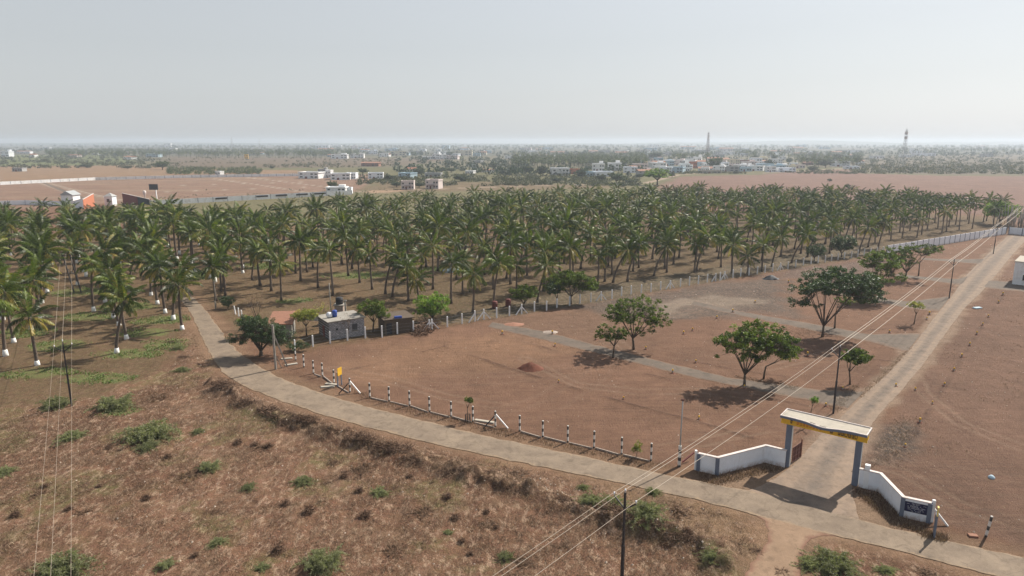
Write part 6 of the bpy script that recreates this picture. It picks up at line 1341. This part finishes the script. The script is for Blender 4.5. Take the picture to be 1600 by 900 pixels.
P = inpx(420, 620, 1010, 246, 275, True, .5, 60); blobs('far_woods', P, rng.uniform(2.0, 4.5, len(P)), 34, 'leaf_far', 'trees and thickets left of the village', low=.4)
P = inpx(1100, -200, 240, 243, 263, True, .38, 50); blobs('scrub', P, rng.uniform(1.5, 3.4, len(P)), 24, 'scrub_far', 'olive thorn scrub on the far left plain', low=.2, base_t=.25, cat='scrub')
P = inpx(1900, 1335, 1900, 240, 272, True, .36, 50); blobs('scrub', P, rng.uniform(1.6, 3.6, len(P)), 24, 'scrub_far', 'purple-grey dry scrub beyond the red field', low=.2, base_t=.35, tvar=.3, cat='scrub')
P = inpx(900, 560, 1000, 274, 291, True, .44, 30); blobs('scrub', P, rng.uniform(1.0, 2.6, len(P)), 26, 'scrub_far', 'pale thorn scrub between the grove and the village', low=.2, base_t=.3, cat='scrub')
P = inpx(420, 240, 620, 246, 262, True, .5, 50); blobs('scrub', P, rng.uniform(1.0, 2.4, len(P)), 22, 'scrub_far', 'sparse scrub on the plain behind the far left layout', low=.2, cat='scrub')
P = inpx(420, 1040, 1340, 266, 272, True, .5, 30); blobs('scrub', P, rng.uniform(.8, 1.8, len(P)), 22, 'scrub_far', 'low scrub at the village edge of the red field', low=.2, cat='scrub')
P = inpx(500, 240, 1100, 294, 318, True, .55, 20); blobs('scrub', P, rng.uniform(.25, .7, len(P)), 20, 'scrub_far', 'low weeds on the strip behind the grove', low=.2, cat='scrub')
def palmbelt(n, x0, x1, y0, y1, label, h=8.5, s_=1.0, poly=None):
    P = inpx(n, x0, x1, y0, y1); Vs = []; Ts = []
    FC = [crown_arrays(500 + k, nf=13, nl=4, lw=.7, ll=1.1, L=4.2) for k in range(3)]
    for x, y in P:
        V, T = FC[rng.integers(3)]; a = rng.uniform(0, 6.28); k = s_ * rng.uniform(.85, 1.2); hh = h * rng.uniform(.8, 1.15)
        Vs.append(np.stack([(V[:, 0] * math.cos(a) - V[:, 1] * math.sin(a)) * k + x, (V[:, 0] * math.sin(a) + V[:, 1] * math.cos(a)) * k + y, V[:, 2] * k + hh], 1)); Ts.append(np.clip(T * rng.uniform(.6, 1.2), 0, 1))
        Vs.append(np.array([(x - .2, y, 0), (x + .2, y, 0), (x + .15, y, hh), (x - .15, y, hh), (x, y - .2, 0), (x, y + .2, 0), (x, y + .15, hh), (x, y - .15, hh)])); Ts.append(np.full(8, .05))
    V = np.concatenate(Vs); o = link('far_palms', np_mesh('far_palms', V, quads(len(V) // 4), M['palm_far'], {'tint': np.concatenate(Ts)})); return tag(o, label, 'palm belt', kind='stuff')
palmbelt(1000, 70, 560, 237, 247.5, 'long belt of coconut palms on the far left plain', 9)
palmbelt(620, 800, 1010, 246, 265, 'dense coconut belt left of the village', 9)
palmbelt(60, 1050, 1110, 246, 256, 'coconut palms behind the houses below the mast', 10)
palmbelt(160, 1240, 1345, 244, 262, 'coconut palms right of the village', 8)
palmbelt(420, 1400, 1900, 232, 243, 'dark coconut belt on the right horizon', 10)
palmbelt(420, 240, 1300, 228, 236, 'hazy palm belts near the horizon', 11)
palmbelt(330, 262, 408, 263.5, 273, 'rows of low banana plants behind the far layout wall', 1.5, .55)
palmbelt(60, 1150, 1240, 240, 254, 'tall palms standing among the right village houses', 12)

# things that would still share a description are told apart by their place, left to right
same = {}
for o in sc.objects:
    if o.parent is None and o.get('label') and o.get('category') and o.get('kind', 'thing') == 'thing': same.setdefault(o['label'], []).append(o)
ORD = ['leftmost', 'second from left', 'third from left', 'fourth from left', 'fifth from left', 'sixth from left', 'seventh from left', 'eighth from left', 'ninth from left', 'tenth from left', 'eleventh from left', 'twelfth from left', 'thirteenth from left', 'fourteenth from left', 'fifteenth from left', 'sixteenth from left', 'seventeenth from left', 'eighteenth from left']
for lb, os_ in same.items():
    if len(os_) < 2 or len(os_) > 18: continue
    os_.sort(key=lambda o: o.location.x / max(o.location.y * _c + (CAM_H - o.location.z) * _s, 1))
    for i, o in enumerate(os_):
        w_ = 'rightmost' if i == len(os_) - 1 else ORD[i]
        if len((lb + ' ' + w_).split()) <= 16: o['label'] = lb + ', ' + w_
